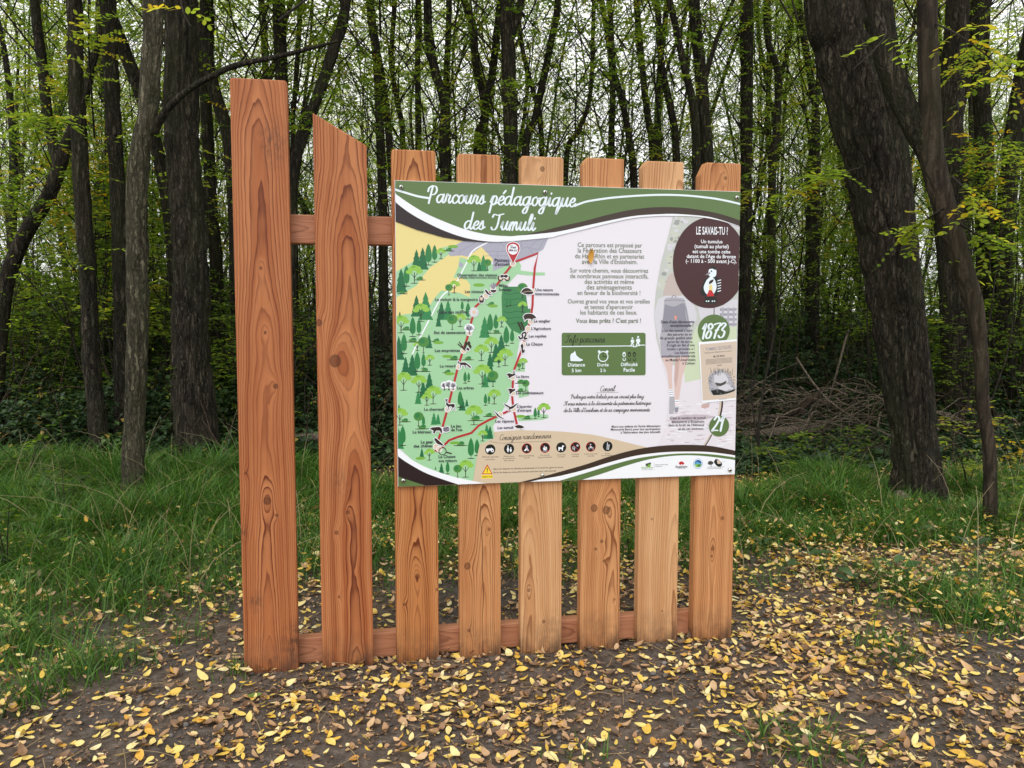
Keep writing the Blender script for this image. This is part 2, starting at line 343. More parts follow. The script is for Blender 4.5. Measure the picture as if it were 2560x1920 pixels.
# ------------------------------------------------------------------ information board
BU0, BU1, BZ0, BZ1 = .5119, 1.8680, .6912, 1.8230
BW, BH, BT = BU1 - BU0, BZ1 - BZ0, .010
board = thing('information_board', 'large printed trail map board screwed to the short fence planks', 'sign')
_bo = FO + FD * BU0 + FN * .012 + np.array([0, 0, BZ0])
board.location = tuple(_bo); board.rotation_euler.z = FY
def bxy(px, py):                       # photo measurement -> metres on the board face
    r = ray(px, py); t = np.dot(_bo - CAMP, FN) / np.dot(r, FN); q = CAMP + r * t - _bo
    return float(np.dot(q, FD)), float(q[2])
ZO = {0: (0, 0, 1), 1: (960, 440, 4.8087), 2: (1400, 440, 4.8087), 3: (960, 700, 4.8087), 4: (1400, 700, 4.8087), 5: (960, 920, 4.8087), 6: (1400, 920, 4.8087), 8: (1160, 1060, 5.53)}
def Z(n, x, y): ox, oy, s = ZO[n]; return bxy(ox + x / s, oy + y / s)
def ZP(n, *xy): return [Z(n, xy[i], xy[i + 1]) for i in range(0, len(xy), 2)]

C = dict(white=srgb(236, 240, 246), paper=srgb(226, 224, 232), green=srgb(90, 116, 66), brown=srgb(58, 44, 34), dark=srgb(38, 24, 24), yellow=srgb(225, 212, 148),
         field=srgb(226, 211, 140), map=srgb(158, 205, 160), town=srgb(166, 166, 182), townline=srgb(140, 140, 160), patch=srgb(62, 128, 78), red=srgb(178, 42, 48), node=srgb(216, 198, 178),
         conif=srgb(28, 104, 62), conif2=srgb(48, 130, 76), cyp=srgb(44, 122, 66), lime=srgb(142, 192, 76), lime2=srgb(118, 172, 62), mid=srgb(74, 134, 62), trunk=srgb(44, 34, 30),
         icon=srgb(52, 36, 30), ink=srgb(44, 40, 62), textg=srgb(100, 112, 88), maroon=srgb(66, 30, 32), beige=srgb(206, 188, 162), black=srgb(20, 26, 22), bright=srgb(226, 238, 245),
         red2=srgb(190, 40, 44), sign=srgb(240, 214, 60), grey=srgb(172, 172, 180), grey2=srgb(206, 206, 214), grey3=srgb(140, 140, 152), photo=srgb(190, 196, 190), skin=srgb(214, 190, 184), skin2=srgb(196, 168, 162), hair=srgb(190, 178, 172), blur1=srgb(196, 200, 186), blur2=srgb(152, 158, 156),
         path=srgb(222, 218, 226), path2=srgb(192, 182, 190), grassp=srgb(198, 212, 182), leafp=srgb(206, 190, 174), inkg=srgb(70, 70, 66), blue=srgb(30, 84, 148), sky=srgb(90, 160, 210), plaid=srgb(150, 152, 164), shorts=srgb(168, 166, 178), textd=srgb(72, 66, 80), peach=srgb(226, 150, 130))
PM = {}
def pm(k):
    if k not in PM:
        t = NT('print_' + k); PM[k] = t.surf(t.principled(C[k], .30, spec=.45))
    return PM[k]
class Print:
    """flat print on the board: every layer a hair above the one below"""
    def __init__(s, name, label, level): s.name, s.label, s.lv, s.n = name, label, level, 0; s.V = []; s.F = []; s.M = []; s.keys = []; s.bb = np.zeros((0, 5))
    def mi(s, k):
        if k not in s.keys: s.keys.append(k)
        return s.keys.index(k)
    def e(s, pts):
        q = np.asarray(pts, float); b = np.array([*q.min(0), *q.max(0)]); B = s.bb
        ov = (B[:, 0] < b[2]) & (B[:, 2] > b[0]) & (B[:, 1] < b[3]) & (B[:, 3] > b[1]) if len(B) else np.zeros(0, bool)
        lay = B[ov, 4].max() + 1 if ov.any() else 0
        s.bb = np.vstack([B, [*b, lay]]); return s.lv * .00042 + min(lay, 66) * .000006
    def poly(s, pts, k):
        pts = [(min(max(x, .0016), BW - .0016), min(max(z, .0016), BH - .0016)) for x, z in pts]
        y = -s.e(pts); b = len(s.V); s.V += [(x, y, z) for x, z in pts]
        tris = tessellate_polygon([[Vector((x * 1000, z * 1000, 0)) for x, z in pts]])
        for t in tris:
            a, b_, c = (pts[j] for j in t)
            if (b_[0] - a[0]) * (c[1] - a[1]) - (b_[1] - a[1]) * (c[0] - a[0]) < 0: t = (t[0], t[2], t[1])
            s.F.append(tuple(b + j for j in t)); s.M.append(s.mi(k))
        return s
    def strip(s, pts, w, k, cap=True, kf=1.6):
        """stroke along pts; w a width or a list of widths"""
        p = np.array(pts, float); n = len(p); ws = (np.full(n, w) if np.isscalar(w) else np.asarray(w)) * kf
        t = np.gradient(p, axis=0); t /= np.linalg.norm(t, axis=1)[:, None] + 1e-12; nn = np.stack([-t[:, 1], t[:, 0]], 1)
        L = p + nn * ws[:, None] / 2; Rr = p - nn * ws[:, None] / 2; y = -s.e(np.concatenate([L, Rr])); b = len(s.V)
        for a, c in zip(L, Rr): s.V += [(a[0], y, a[1]), (c[0], y, c[1])]
        for i in range(n - 1): s.F.append((b + 2 * i + 1, b + 2 * i + 3, b + 2 * i + 2, b + 2 * i)); s.M.append(s.mi(k))
        if cap:
            s.disc(p[0], ws[0] / 2, k, 8, kf=1); s.disc(p[-1], ws[-1] / 2, k, 8, kf=1)
        return s
    def disc(s, c, r, k, n=24, ry=None, kf=1.6):
        r = r * kf; ry = ry * kf if ry else r
        return s.poly([(c[0] + r * math.cos(a), c[1] + (ry or r) * math.sin(a)) for a in np.linspace(0, 2 * math.pi, n, False)], k)
    def build(s, stuff=False):
        me = bpy.data.meshes.new(s.name); me.from_pydata(s.V, [], s.F)
        for k in s.keys: me.materials.append(pm(k))
        me.polygons.foreach_set('material_index', s.M); me.update()
        o = link(s.name, me, board); o['label'] = s.label
        if stuff: o['kind'] = 'stuff'
        return o
def spline(pts, n=8):
    p = np.array(pts, float); q = np.vstack([2 * p[0] - p[1], p, 2 * p[-1] - p[-2]]); out = []
    for i in range(1, len(q) - 2):
        for t in np.linspace(0, 1, n, False):
            a, b, c, d = q[i - 1], q[i], q[i + 1], q[i + 2]
            out.append(.5 * (2 * b + (c - a) * t + (2 * a - 5 * b + 4 * c - d) * t * t + (3 * b - a - 3 * c + d) * t ** 3))
    return out + [p[-1]]

# hand-drawn script alphabet, x-height = 1
BOWL = [(.78, .82), (.5, 1), (.15, .75), (.08, .3), (.3, 0), (.6, .25), (.8, .9)]
G = {
 'a': (1.08, [BOWL, [(.82, 1), (.75, .3), (.9, 0), (1.15, .3)]]),
 'b': (.82, [[(0, .2), (.35, 1.2), (.42, 1.8), (.27, 1.85), (.15, 1.2), (.12, .3), (.3, 0), (.6, .25), (.6, .7), (.45, .78), (.85, .75)]]),
 'c': (.76, [[(.7, .8), (.5, 1), (.2, .8), (.1, .4), (.3, 0), (.6, .1), (.85, .4)]]),
 'd': (1.08, [BOWL, [(.86, 2.0), (.8, 1), (.75, .3), (.9, 0), (1.15, .3)]]),
 'e': (.74, [[(.08, .4), (.5, .55), (.62, .85), (.4, 1), (.12, .6), (.15, .15), (.4, 0), (.8, .35)]]),
 'f': (.62, [[(0, .2), (.3, 1), (.5, 1.8), (.38, 1.9), (.25, 1.3), (.2, 0), (.12, -.8), (.25, -.85), (.3, -.3), (.25, 0), (.65, .3)]]),
 'g': (1.08, [BOWL, [(.82, 1), (.75, 0), (.62, -.75), (.35, -.9), (.2, -.65), (.5, -.2), (1.15, .3)]]),
 'h': (.92, [[(0, .2), (.35, 1.2), (.42, 1.8), (.28, 1.85), (.15, 1.2), (.1, 0)], [(.1, .3), (.35, .9), (.55, .95), (.6, .6), (.58, .2), (.7, 0), (.98, .3)]]),
 'i': (.5, [[(0, .3), (.2, 1), (.15, .3), (.28, 0), (.55, .3)], [(.24, 1.42), (.26, 1.48)]]),
 'l': (.5, [[(0, .3), (.35, 1.2), (.42, 1.85), (.28, 1.9), (.15, 1.2), (.12, .3), (.28, 0), (.55, .3)]]),
 'm': (1.22, [[(0, .3), (.15, .95), (.15, .6), (.1, 0)], [(.12, .4), (.35, .95), (.5, .9), (.5, .5), (.45, 0)], [(.48, .4), (.7, .95), (.87, .9), (.87, .4), (.98, 0), (1.25, .3)]]),
 'n': (.9, [[(0, .3), (.15, .95), (.15, .6), (.1, 0)], [(.12, .4), (.38, .95), (.55, .9), (.55, .4), (.66, 0), (.95, .3)]]),
 'o': (.84, [[(.45, 1), (.15, .8), (.08, .35), (.3, 0), (.6, .2), (.68, .7), (.45, 1), (.62, .82), (.95, .9)]]),
 'p': (.84, [[(0, .3), (.2, 1), (.15, .2), (.05, -.9)], [(.13, .6), (.4, 1), (.65, .8), (.6, .3), (.35, 0), (.15, .15)], [(.38, 0), (.9, .3)]]),
 'q': (1.08, [BOWL, [(.82, 1), (.75, 0), (.68, -.9), (.85, -.5), (1.15, .3)]]),
 'r': (.76, [[(0, .3), (.15, 1.05), (.25, .9), (.5, .9), (.42, .3), (.55, 0), (.82, .3)]]),
 's': (.68, [[(0, .2), (.35, 1.05), (.45, .6), (.5, .2), (.3, 0), (.05, .12)], [(.3, 0), (.75, .3)]]),
 't': (.6, [[(0, .3), (.3, 1.2), (.38, 1.6), (.2, .5), (.25, .05), (.4, 0), (.65, .3)], [(.05, 1.05), (.55, 1.1)]]),
 'u': (1.0, [[(0, .3), (.18, 1), (.12, .4), (.25, 0), (.5, .2), (.7, .95)], [(.72, 1), (.65, .3), (.8, 0), (1.05, .3)]]),
 'v': (.82, [[(0, .3), (.15, .95), (.25, .5), (.3, 0), (.55, .4), (.65, .95), (.92, .85)]]),
 'z': (.78, [[(.05, .85), (.3, 1), (.6, .95), (.1, 0), (.4, .05), (.8, .25)]]),
 'P': (1.02, [[(.35, 1.95), (.27, 1), (.18, -.1)], [(-.12, 1.3), (-.05, 1.7), (.3, 1.95), (.75, 1.85), (.9, 1.4), (.7, 1.0), (.28, .9)]]),
 'T': (1.1, [[(-.1, 1.5), (.05, 1.8), (.5, 1.72), (.9, 1.82), (1.2, 1.9)], [(.72, 1.75), (.65, .6), (.45, .05), (.1, 0), (-.05, .25)]]),
 'I': (.95, [[(0, 1.5), (.3, 1.8), (.7, 1.75), (1.0, 1.9)], [(.6, 1.75), (.5, .5), (.3, .05), (0, .05), (-.1, .3)]]),
 'C': (1.05, [[(1.0, 1.6), (.85, 1.9), (.45, 1.75), (.15, 1.1), (.15, .4), (.45, 0), (.85, .2), (1.1, .5)]]),
 'V': (1.08, [[(0, 1.6), (.25, 1.9), (.35, 1.3), (.4, 0), (.8, .9), (1.0, 1.8), (1.25, 1.75)]]),
 'E': (.95, [[(.9, 1.65), (.65, 1.9), (.3, 1.7), (.3, 1.25), (.6, 1.05), (.2, .9), (.1, .4), (.35, 0), (.75, .15), (.95, .4)]]),
 '1': (.62, [[(.05, 1.3), (.4, 1.9), (.33, 1), (.3, 0)]]),
 '8': (.92, [[(.7, 1.7), (.4, 1.9), (.15, 1.6), (.35, 1.15), (.7, .7), (.6, .15), (.25, 0), (.05, .35), (.3, .95), (.75, 1.4), (.7, 1.7)]]),
 '7': (.9, [[(.05, 1.75), (.3, 1.85), (.9, 1.85), (.5, .9), (.35, 0)], [(.3, 1.0), (.75, 1.05)]]),
 '3': (.9, [[(.1, 1.6), (.4, 1.9), (.75, 1.65), (.35, 1.05), (.75, .75), (.65, .15), (.25, 0), (0, .25)]]),
 '2': (.95, [[(.1, 1.5), (.4, 1.9), (.75, 1.6), (.5, .8), (.05, .05), (.4, .1), (.85, .05)]]),
 ' ': (.5, []), "'": (.3, [[(.15, 1.9), (.1, 1.5)]]), '.': (.4, [[(.12, 0), (.14, .05)]]), '!': (.4, [[(.25, 1.9), (.15, .6)], [(.1, 0), (.12, .05)]]),
}
ACC = {'é': ('e', [(.5, 1.3), (.72, 1.62)]), 'è': ('e', [(.3, 1.62), (.52, 1.3)]), 'à': ('a', [(.35, 1.62), (.57, 1.3)]), 'ê': ('e', [(.2, 1.3), (.4, 1.6), (.6, 1.3)])}
def script(P, txt, a, b, k, pen=.17, slant=.2, n=6):
    """txt in the script alphabet with its base line from a to b (board metres)"""
    a = np.array(a); b = np.array(b); tot = 0; items = []
    for ch in txt:
        ex = None
        if ch in ACC: ch, ex = ACC[ch]
        adv, st = G[ch]; items.append((tot, st + ([ex] if ex else []))); tot += adv
    L = np.linalg.norm(b - a); s = L / tot; d = (b - a) / L; u = np.array([-d[1], d[0]])
    for x0, sts in items:
        for st in sts:
            q = np.array(spline(st, n)); q[:, 0] += x0 + slant * q[:, 1]
            dirs = np.gradient(q, axis=0); dirs /= np.linalg.norm(dirs, axis=1)[:, None] + 1e-9
            w = pen * (.55 + .6 * np.abs(dirs[:, 1])) * s
            P.strip([a + d * (x * s) + u * (y * s) for x, y in q], w, k, kf=1)
    return s
# plain lettering: font outlines turned into meshes, all evaluated together
SANS = []
def sans(P, txt, a, b, k, bold=False, hscale=1.0): SANS.append((P, txt, a, b, k, bold, hscale))
def flush_sans():
    obs = []
    for (P, txt, a, b, k, bold, hs_) in SANS:
        cu = bpy.data.curves.new('lettering', 'FONT'); cu.body = txt; cu.size = 1; cu.resolution_u = 2; cu.fill_mode = 'FRONT'
        cu.offset = .018 if bold else .007
        o = bpy.data.objects.new('lettering', cu); COL.objects.link(o); obs.append((o, cu))
    dg = bpy.context.evaluated_depsgraph_get(); dg.update()
    for (o, cu), (P, txt, a, b, k, bold, hs_) in zip(obs, SANS):
        me = o.evaluated_get(dg).to_mesh(); co = np.array([v.co[:2] for v in me.vertices]) if len(me.vertices) else None
        if co is not None:
            x0, x1 = co[:, 0].min(), co[:, 0].max(); a_ = np.array(a); b_ = np.array(b); L = np.linalg.norm(b_ - a_); d = (b_ - a_) / L; u = np.array([-d[1], d[0]]); s = L / (x1 - x0)
            base = len(P.V); q = a_ + (co[:, :1] - x0) * s * d + co[:, 1:] * s * hs_ * u; y = -P.e(q)
            P.V += [(p[0], y, p[1]) for p in q]
            for f in me.polygons:
                vs = list(f.vertices); p = q[vs]
                ar = sum(p[i][0] * p[(i + 1) % len(vs)][1] - p[(i + 1) % len(vs)][0] * p[i][1] for i in range(len(vs)))
                if ar < 0: vs.reverse()
                P.F.append(tuple(base + v for v in vs)); P.M.append(P.mi(k))
        o.to_mesh_clear(); bpy.data.objects.remove(o); bpy.data.curves.remove(cu)

# --- the sheet itself
bm = bmesh.new(); bmesh.ops.create_cube(bm, size=1); bmesh.ops.scale(bm, vec=(BW, BT, BH), verts=bm.verts); bmesh.ops.translate(bm, vec=(BW / 2, BT / 2, BH / 2), verts=bm.verts)
bmesh.ops.bevel(bm, geom=list(bm.edges), offset=.0012, segments=1, affect='EDGES')
me = bpy.data.meshes.new('panel'); bm.to_mesh(me); bm.free(); me.materials.append(pm('paper')); link('panel', me, board)
prints = []
def new_print(*a): p = Print(*a); prints.append(p); return p
EPS = .0016
def clampb(pts): return [(min(max(x, EPS), BW - EPS), min(max(z, EPS), BH - EPS)) for x, z in pts]

# --- map areas
mp = new_print('map_print', 'printed green trail map with yellow fields, grey town and little trees', 1)
mp.poly(clampb(ZP(1, 120, 500, 700, 690, 1000, 740, 1400, 740, 1320, 1000, 1040, 1300, 1040, 1470, 880, 1420, 640, 1750, 300, 1850, 120, 1850)), 'field')
main = ZP(1, 890, 1100, 912, 975, 1010, 1005, 1100, 1020, 1310, 1060, 1590, 985, 1650, 1075, 1640, 1135, 1800, 1157, 1935, 1160, 1935, 1195, 1720, 1195, 1600, 1180, 1500, 1290, 1430, 1330) + \
       ZP(3, 1690, 90, 1730, 340, 1690, 560, 1640, 680, 1600, 900, 1500, 1430, 1430, 1560) + ZP(5, 1310, 700, 1330, 835, 1150, 920, 1110, 1100, 1070, 1370, 800, 1330, 400, 1160, 100, 950) + \
       ZP(3, 130, 430, 330, 400, 540, 320, 620, 200, 690, 122, 860, 158, 900, 150, 1032, 208, 1035, 60, 1000, 5, 900, -35, 830, -20)
mp.poly(clampb(main), 'map')
mp.poly(clampb(ZP(1, 130, 1460, 130, 1150, 330, 1040, 700, 860, 880, 822, 930, 838, 720, 985, 560, 1095, 470, 1200, 390, 1320)), 'map')
mp.poly(clampb(ZP(1, 770, 940, 830, 850, 960, 775, 1300, 770, 1980, 735, 1915, 880, 1850, 920, 1580, 1035, 1310, 1145, 1310, 1000, 1215, 900, 1170, 850, 1060, 930, 1000, 970, 930, 955, 800, 965)), 'town')
mp.poly(ZP(1, 905, 1030, 960, 1060, 930, 1110, 900, 1080), 'town')
for ln in ((900, 960, 905, 905, 1040, 840, 1090, 800), (1215, 905, 1460, 905), (1215, 960, 1480, 960), (1360, 910, 1370, 980), (1310, 1000, 1440, 1000), (1640, 880, 1720, 850, 1800, 940), (1650, 830, 1640, 880), (1720, 850, 1850, 890), (1760, 850, 1820, 790, 1900, 760), (1860, 890, 1930, 760), (1400, 800, 1450, 850), (1640, 790, 1660, 850)):
    mp.strip(ZP(1, *ln), .0011, 'townline', False)
mp.poly(ZP(3, 1430, 80, 1690, 80, 1732, 345, 1762, 345, 1750, 500, 1650, 655, 1530, 600, 1420, 450, 1412, 200), 'patch')
for yy in (160, 230, 300, 380, 450, 520): mp.strip(spline(ZP(3, 1440 + max(0, yy - 400) * .6, yy, 1520, yy + 12, 1590, yy - 4, 1690, yy + 10)), .0016, 'conif', False)
mp.poly(ZP(3, 1610, 960, 1700, 965, 1692, 1100, 1580, 1100), 'map'); mp.poly(ZP(3, 1612, 1190, 1725, 1200, 1742, 1390, 1622, 1420), 'map')
mp.poly(ZP(5, 1600, 585, 1850, 552, 1970, 560, 1978, 600, 1900, 622, 1620, 640), 'map'); mp.poly(ZP(5, 1600, 700, 1650, 705, 1640, 765, 1612, 760), 'map')
mp.strip(spline(ZP(1, 1260, 790, 1070, 900, 985, 1060, 905, 1215, 880, 1262) + ZP(3, 770, 130, 690, 205, 560, 445, 420, 720, 340, 890)), .0032, 'white')
def conifer(x, y, h):          # base centre, height (zoom units of region 3)
    w = h * .5; k = rnd.choice(['conif', 'conif', 'conif2']); pts = [(x, y - h)]
    rt = []; lf = []
    for a, b in ((.30, .45), (.27, .28), (.55, .72), (.52, .5), (.82, .9), (.8, .68), (1, 1.1)): rt.append((x + w * b / 2 * 1.0, y - h + h * a)); lf.append((x - w * b / 2, y - h + h * a))
    P_ = pts + rt + lf[::-1]
    mp.poly([Z(3, *q) for q in P_], k)
def cypress(x, y, h):
    w = h * .30; mp.poly([Z(3, x + w / 2 * math.sin(a) * (1 if True else 1), y - h * .12 - h * .88 * t) for t, a in [(0, 0), (.06, .7), (.2, 1.3), (.35, 1.57), (.6, 1.1), (.85, .5), (1, 0), (.85, -.5), (.6, -1.1), (.35, -1.57), (.2, -1.3), (.06, -.7)]], 'cyp')
    mp.strip(ZP(3, x, y - h * .14, x, y), .0011, 'trunk', False); mp.disc(Z(3, x, y), .006 * h / 160, 'trunk', 10, .0011)
def umbrella(x, y, h, k='lime'):
    mp.strip(ZP(3, x, y - h * .6, x, y), .0018, 'trunk', False); mp.strip(ZP(3, x - h * .22, y - h * .6, x - h * .04, y - h * .36, x, y - h * .28), .0012, 'trunk', False); mp.strip(ZP(3, x + h * .22, y - h * .62, x + h * .05, y - h * .38, x, y - h * .26), .0012, 'trunk', False)
    mp.disc(Z(3, x, y), h * .00004 + .0005, 'trunk', 12, .0009)
    for dx, dy, r in ((-.28, .62, .17), (.28, .66, .18), (0, .84, .22), (-.16, .78, .17), (.18, .82, .17)):
        mp.disc(Z(3, x + dx * h, y - dy * h), r * h * .000208, k, 16, r * h * .000208 * .66)
    mp.disc(Z(3, x - .05 * h, y - .90 * h), .13 * h * .0002, 'lime2' if k == 'lime' else 'lime', 12, .06 * h * .0002)
def roundtree(x, y, h):
    mp.strip(ZP(3, x, y - h * .6, x, y), .0016, 'trunk', False); mp.disc(Z(3, x, y), .0035, 'trunk', 10, .0009); mp.disc(Z(3, x, y - h * .68), h * .33 * .000208, 'mid', 18, h * .30 * .000208)
    mp.disc(Z(3, x - h * .08, y - h * .74), h * .16 * .000208, 'cyp', 12)
def bush(x, y, h, k='mid'):
    mp.disc(Z(3, x, y), h * .0003, 'trunk', 12, .0012); mp.disc(Z(3, x, y - h * .35), h * .8 * .0002, k, 14, h * .3 * .0002); mp.disc(Z(3, x + h * .2, y - h * .6), h * .5 * .0002, 'lime2' if k == 'lime' else 'cyp', 12, h * .25 * .0002)
Y1, Y5 = -1250, 1058      # offsets of regions 1 and 5 into region 3 units
for x, y, h in ((390, 1110 + Y1, 230), (465, 1125 + Y1, 270), (205, 1400 + Y1, 290), (1195, 1145 + Y1, 200), (1145, 1145 + Y1, 130), (390, 440, 260), (500, 480, 340), (190, 480, 100), (690, 480, 220), (770, 480, 240), (655, 560, 140), (1210, 695, 260), (540, 820, 170), (175, 960, 290), (260, 1110, 190), (340, 1150, 260), (1410, 870, 220), (1345, 990, 240), (1275, 1040, 170), (1285, 1230, 230), (1215, 1290, 180),
                (545, 1330, 220), (470, 1420, 210), (410, 1490, 160), (940, 1570, 170), (995, 1520, 90), (600, 1740, 150), (650, 1735, 130), (1235, 1910, 180), (1275, 1910, 160), (180, 1560, 70), (175, 2030, 250), (455, 2130, 110), (690, 2330, 130), (620, 2280, 40)): conifer(x, y, h)
for x, y, h in ((535, 1070 + Y1, 260), (608, 1035 + Y1, 210), (270, 1325 + Y1, 250), (345, 680, 240), (420, 660, 190), (240, 885, 240), (940, 370, 120), (1010, 470, 200), (1275, 640, 240), (1345, 610, 200), (1470, 790, 240), (1540, 760, 170), (400, 1100, 240), (475, 1060, 180), (975, 1240, 140), (1018, 1220, 110), (915, 1530, 200), (1220, 1505, 140), (1262, 1480, 100), (1478, 320, 110), (1518, 305, 95), (475, 1760, 130), (225, 1990, 240), (1045, 2145, 250), (1118, 2110, 200), (765, 2330, 150), (1818, 1665, 135), (1858, 1645, 100)): cypress(x, y, h)
for x, y, h in ((1080, 1140 + Y1, 190), (365, 1290 + Y1, 220), (685, 995 + Y1, 130), (845, 155, 150), (445, 500, 220), (205, 635, 210), (915, 560, 160), (1415, 565, 130), (400, 850, 110), (550, 1025, 130), (1170, 970, 200), (1290, 870, 190), (1455, 1030, 210), (1380, 1045, 130), (1180, 1250, 240), (1665, 385, 130), (1668, 1065, 130), (235, 1325, 220), (420, 1350, 210), (590, 1490, 220), (515, 1505, 150), (1325, 1490, 180), (1080, 1740, 240), (190, 1745, 210), (1185, 1935, 130), (545, 2165, 140), (980, 2370, 210), (1920, 1655, 180)): umbrella(x, y, h)
for x, y, h in ((1245, 1130 + Y1, 130), (780, 180, 130), (820, 595, 180), (475, 875, 190), (1310, 1280, 190), (1625, 1080, 80), (1705, 1330, 130), (415, 1755, 170), (885, 2370, 150), (1665, 215, 180)): roundtree(x, y, h)
for x, y, h in ((780, 900 + Y1, 45), (430, 1250 + Y1, 50), (220, 165, 45), (1290, 300, 45), (265, 600, 50), (345, 745, 60), (630, 740, 45), (1355, 640, 45), (840, 960, 60), (1010, 960, 50), (490, 1100, 50), (765, 1115, 45), (1640, 1240, 50), (1640, 1340, 45), (1100, 1690, 70), (250, 1705, 50), (460, 1790, 60), (920, 1990, 60), (1260, 1640, 50), (1720, 1670, 50)): bush(x, y, h)
for x, y, h in ((830, 860 + Y1, 60), (1140, 75, 70), (1310, 325, 60), (655, 765, 60), (760, 930, 60), (790, 1140, 60), (850, 1970, 60), (440, 2155, 60), (1640, 1650, 60)): mp.disc(Z(3, x, y - h * .2), h * .0002, 'lime2', 14, h * .00006)

# --- route
rt = new_print('route_line', 'red walking route drawn round the printed map', 3)
for ln in (ZP(1, 1552, 1050, 1440, 1190, 1370, 1290, 1220, 1460, 1100, 1570) + ZP(3, 1080, 400, 1040, 530, 1000, 700, 940, 880, 890, 1040, 840, 1240, 760, 1560) + ZP(5, 700, 720, 650, 870, 620, 990),
           ZP(1, 1580, 1030, 1852, 928, 1812, 1100, 1790, 1380) + ZP(3, 1785, 300, 1760, 480, 1700, 680, 1650, 850, 1560, 1090, 1550, 1200, 1540, 1400) + ZP(5, 1555, 490, 1600, 690),
           ZP(5, 1550, 490, 1400, 560, 1250, 630, 1140, 690, 1050, 780, 880, 830, 780, 870, 690, 960, 640, 1000)):
    rt.strip(ln, .0052, 'red')
nodes = [Z(1, *p) for p in ((1550, 1055), (1440, 1230), (1310, 1340), (1225, 1440), (1785, 1390))] + [Z(3, *p) for p in ((1085, 390), (1025, 635), (955, 850), (900, 1045), (830, 1300), (765, 1555), (1765, 500), (1730, 585), (1700, 680), (1670, 775), (1545, 1170), (1550, 1360), (1555, 1550))] + [Z(5, *p) for p in ((1395, 560), (1605, 715), (700, 745), (625, 945), (665, 975))]
for c in nodes: rt.disc(c, .0075, 'white', 18); rt.disc(c, .006, 'node', 18)

# --- map pictograms
ic = new_print('map_pictograms', 'small brown animal and plant pictograms along the printed route', 5)
def sil(n, *xy, k='icon', halo=True, smooth=True):
    p = ZP(n, *xy); q = spline(p + [p[0]], 4)[:-1] if smooth else p
    if halo: ic.strip(list(q) + [q[0], q[1]], .0032, 'white', False)
    ic.poly([tuple(a) for a in q], k)
# you-are-here pin
sil(1, 1552, 1050, 1500, 950, 1472, 880, 1490, 820, 1550, 797, 1610, 820, 1630, 880, 1600, 950, k='red'); ic.disc(Z(1, 1550, 882), .0125, 'white')
for c in ((1400, 1228), (1480, 1228)): ic.disc(Z(1, *c), .0068, 'icon'); ic.disc(Z(1, *c), .004, 'node')
sil(1, 1395, 1200, 1420, 1185, 1440, 1195, 1460, 1185, 1490, 1200, 1470, 1225, 1440, 1215, 1405, 1225)
for k in range(26): ic.strip([Z(1, 1315, 1360), Z(1, 1315 + 48 * math.cos(k * .13 - .1) * rnd.uniform(.6, 1), 1320 - 45 * math.sin(k * .13) * rnd.uniform(.4, 1))], .0008, 'grey3', False)
sil(1, 1280, 1370, 1350, 1370, 1340, 1395, 1315, 1402, 1290, 1395)
sil(1, 1210, 1370, 1225, 1365, 1245, 1385, 1262, 1410, 1300, 1432, 1270, 1430, 1240, 1420, 1220, 1395)
sil(1, 1140, 1475, 1170, 1430, 1205, 1475, 1195, 1525, 1145, 1525, smooth=False); ic.disc(Z(1, 1170, 1475), .004, 'node', 14)
for k in range(16):
    a = k * math.pi / 8; ic.strip([Z(3, 1080 + 30 * math.cos(a), 388 + 30 * math.sin(a)), Z(3, 1080 + 56 * math.cos(a), 388 + 56 * math.sin(a))], .0028, 'white'); ic.strip([Z(3, 1080 + 30 * math.cos(a), 388 + 30 * math.sin(a)), Z(3, 1080 + 58 * math.cos(a), 388 + 58 * math.sin(a))], .0007, 'grey3', False)
ic.disc(Z(3, 1080, 388), .0055, 'node')
def baretree(x, y, w, h, n=22):
    ic.disc(Z(3, x, y - h * .6), w * .0001, 'white', 20, h * .45 * .0002)
    ic.strip(ZP(3, x, y - h * .5, x, y), .0022, 'icon', False)
    for k in range(n):
        a = math.pi * (k + .5) / n; r = rnd.uniform(.7, 1); ic.strip([Z(3, x, y - h * .35), Z(3, x + math.cos(a) * w * .5 * r, y - h * .45 - math.sin(a) * h * .55 * r)], .0009, rnd.choice(['icon', 'grey3', 'grey3']), False)
baretree(1025, 650, 120, 120); baretree(725, 1325, 90, 100, 16); baretree(780, 1325, 100, 115, 18); baretree(830, 1325, 80, 100, 14)
for p in ((985, 765, .0035), (1020, 762, .0035), (975, 805, .003), (1035, 800, .003)): ic.disc(Z(3, p[0], p[1]), p[2], 'icon', 12, p[2] * 1.5)
sil(3, 985, 835, 1005, 810, 1025, 830, 1020, 850, 1000, 842)
for ln in ((975, 845, 890, 770), (975, 845, 905, 745), (975, 845, 930, 800)): ic.strip(ZP(3, *ln), .0022, 'icon')
sil(3, 885, 975, 895, 970, 905, 990, 950, 990, 985, 995, 1045, 1045, 1030, 1055, 985, 1020, 980, 1050, 970, 1055, 965, 1025, 925, 1025, 920, 1055, 910, 1055, 915, 1010, 890, 1000)
sil(3, 735, 1430, 750, 1435, 765, 1425, 762, 1470, 780, 1490, 840, 1490, 850, 1510, 845, 1535, 862, 1560, 855, 1562, 830, 1530, 815, 1560, 808, 1558, 815, 1525, 785, 1522, 770, 1565, 762, 1565, 770, 1525, 745, 1500, 750, 1460, 735, 1445)
sil(5, 548, 735, 575, 715, 620, 710, 665, 708, 695, 735, 695, 780, 680, 780, 670, 755, 625, 755, 610, 785, 590, 782, 590, 750)
sil(5, 705, 725, 750, 700, 788, 715, 785, 755, 745, 772, 712, 755, k='grey3', smooth=False)
for p in ((730, 730), (745, 745), (765, 715), (770, 745), (725, 750), (750, 725)): ic.disc(Z(5, *p), .0015, 'icon', 8)
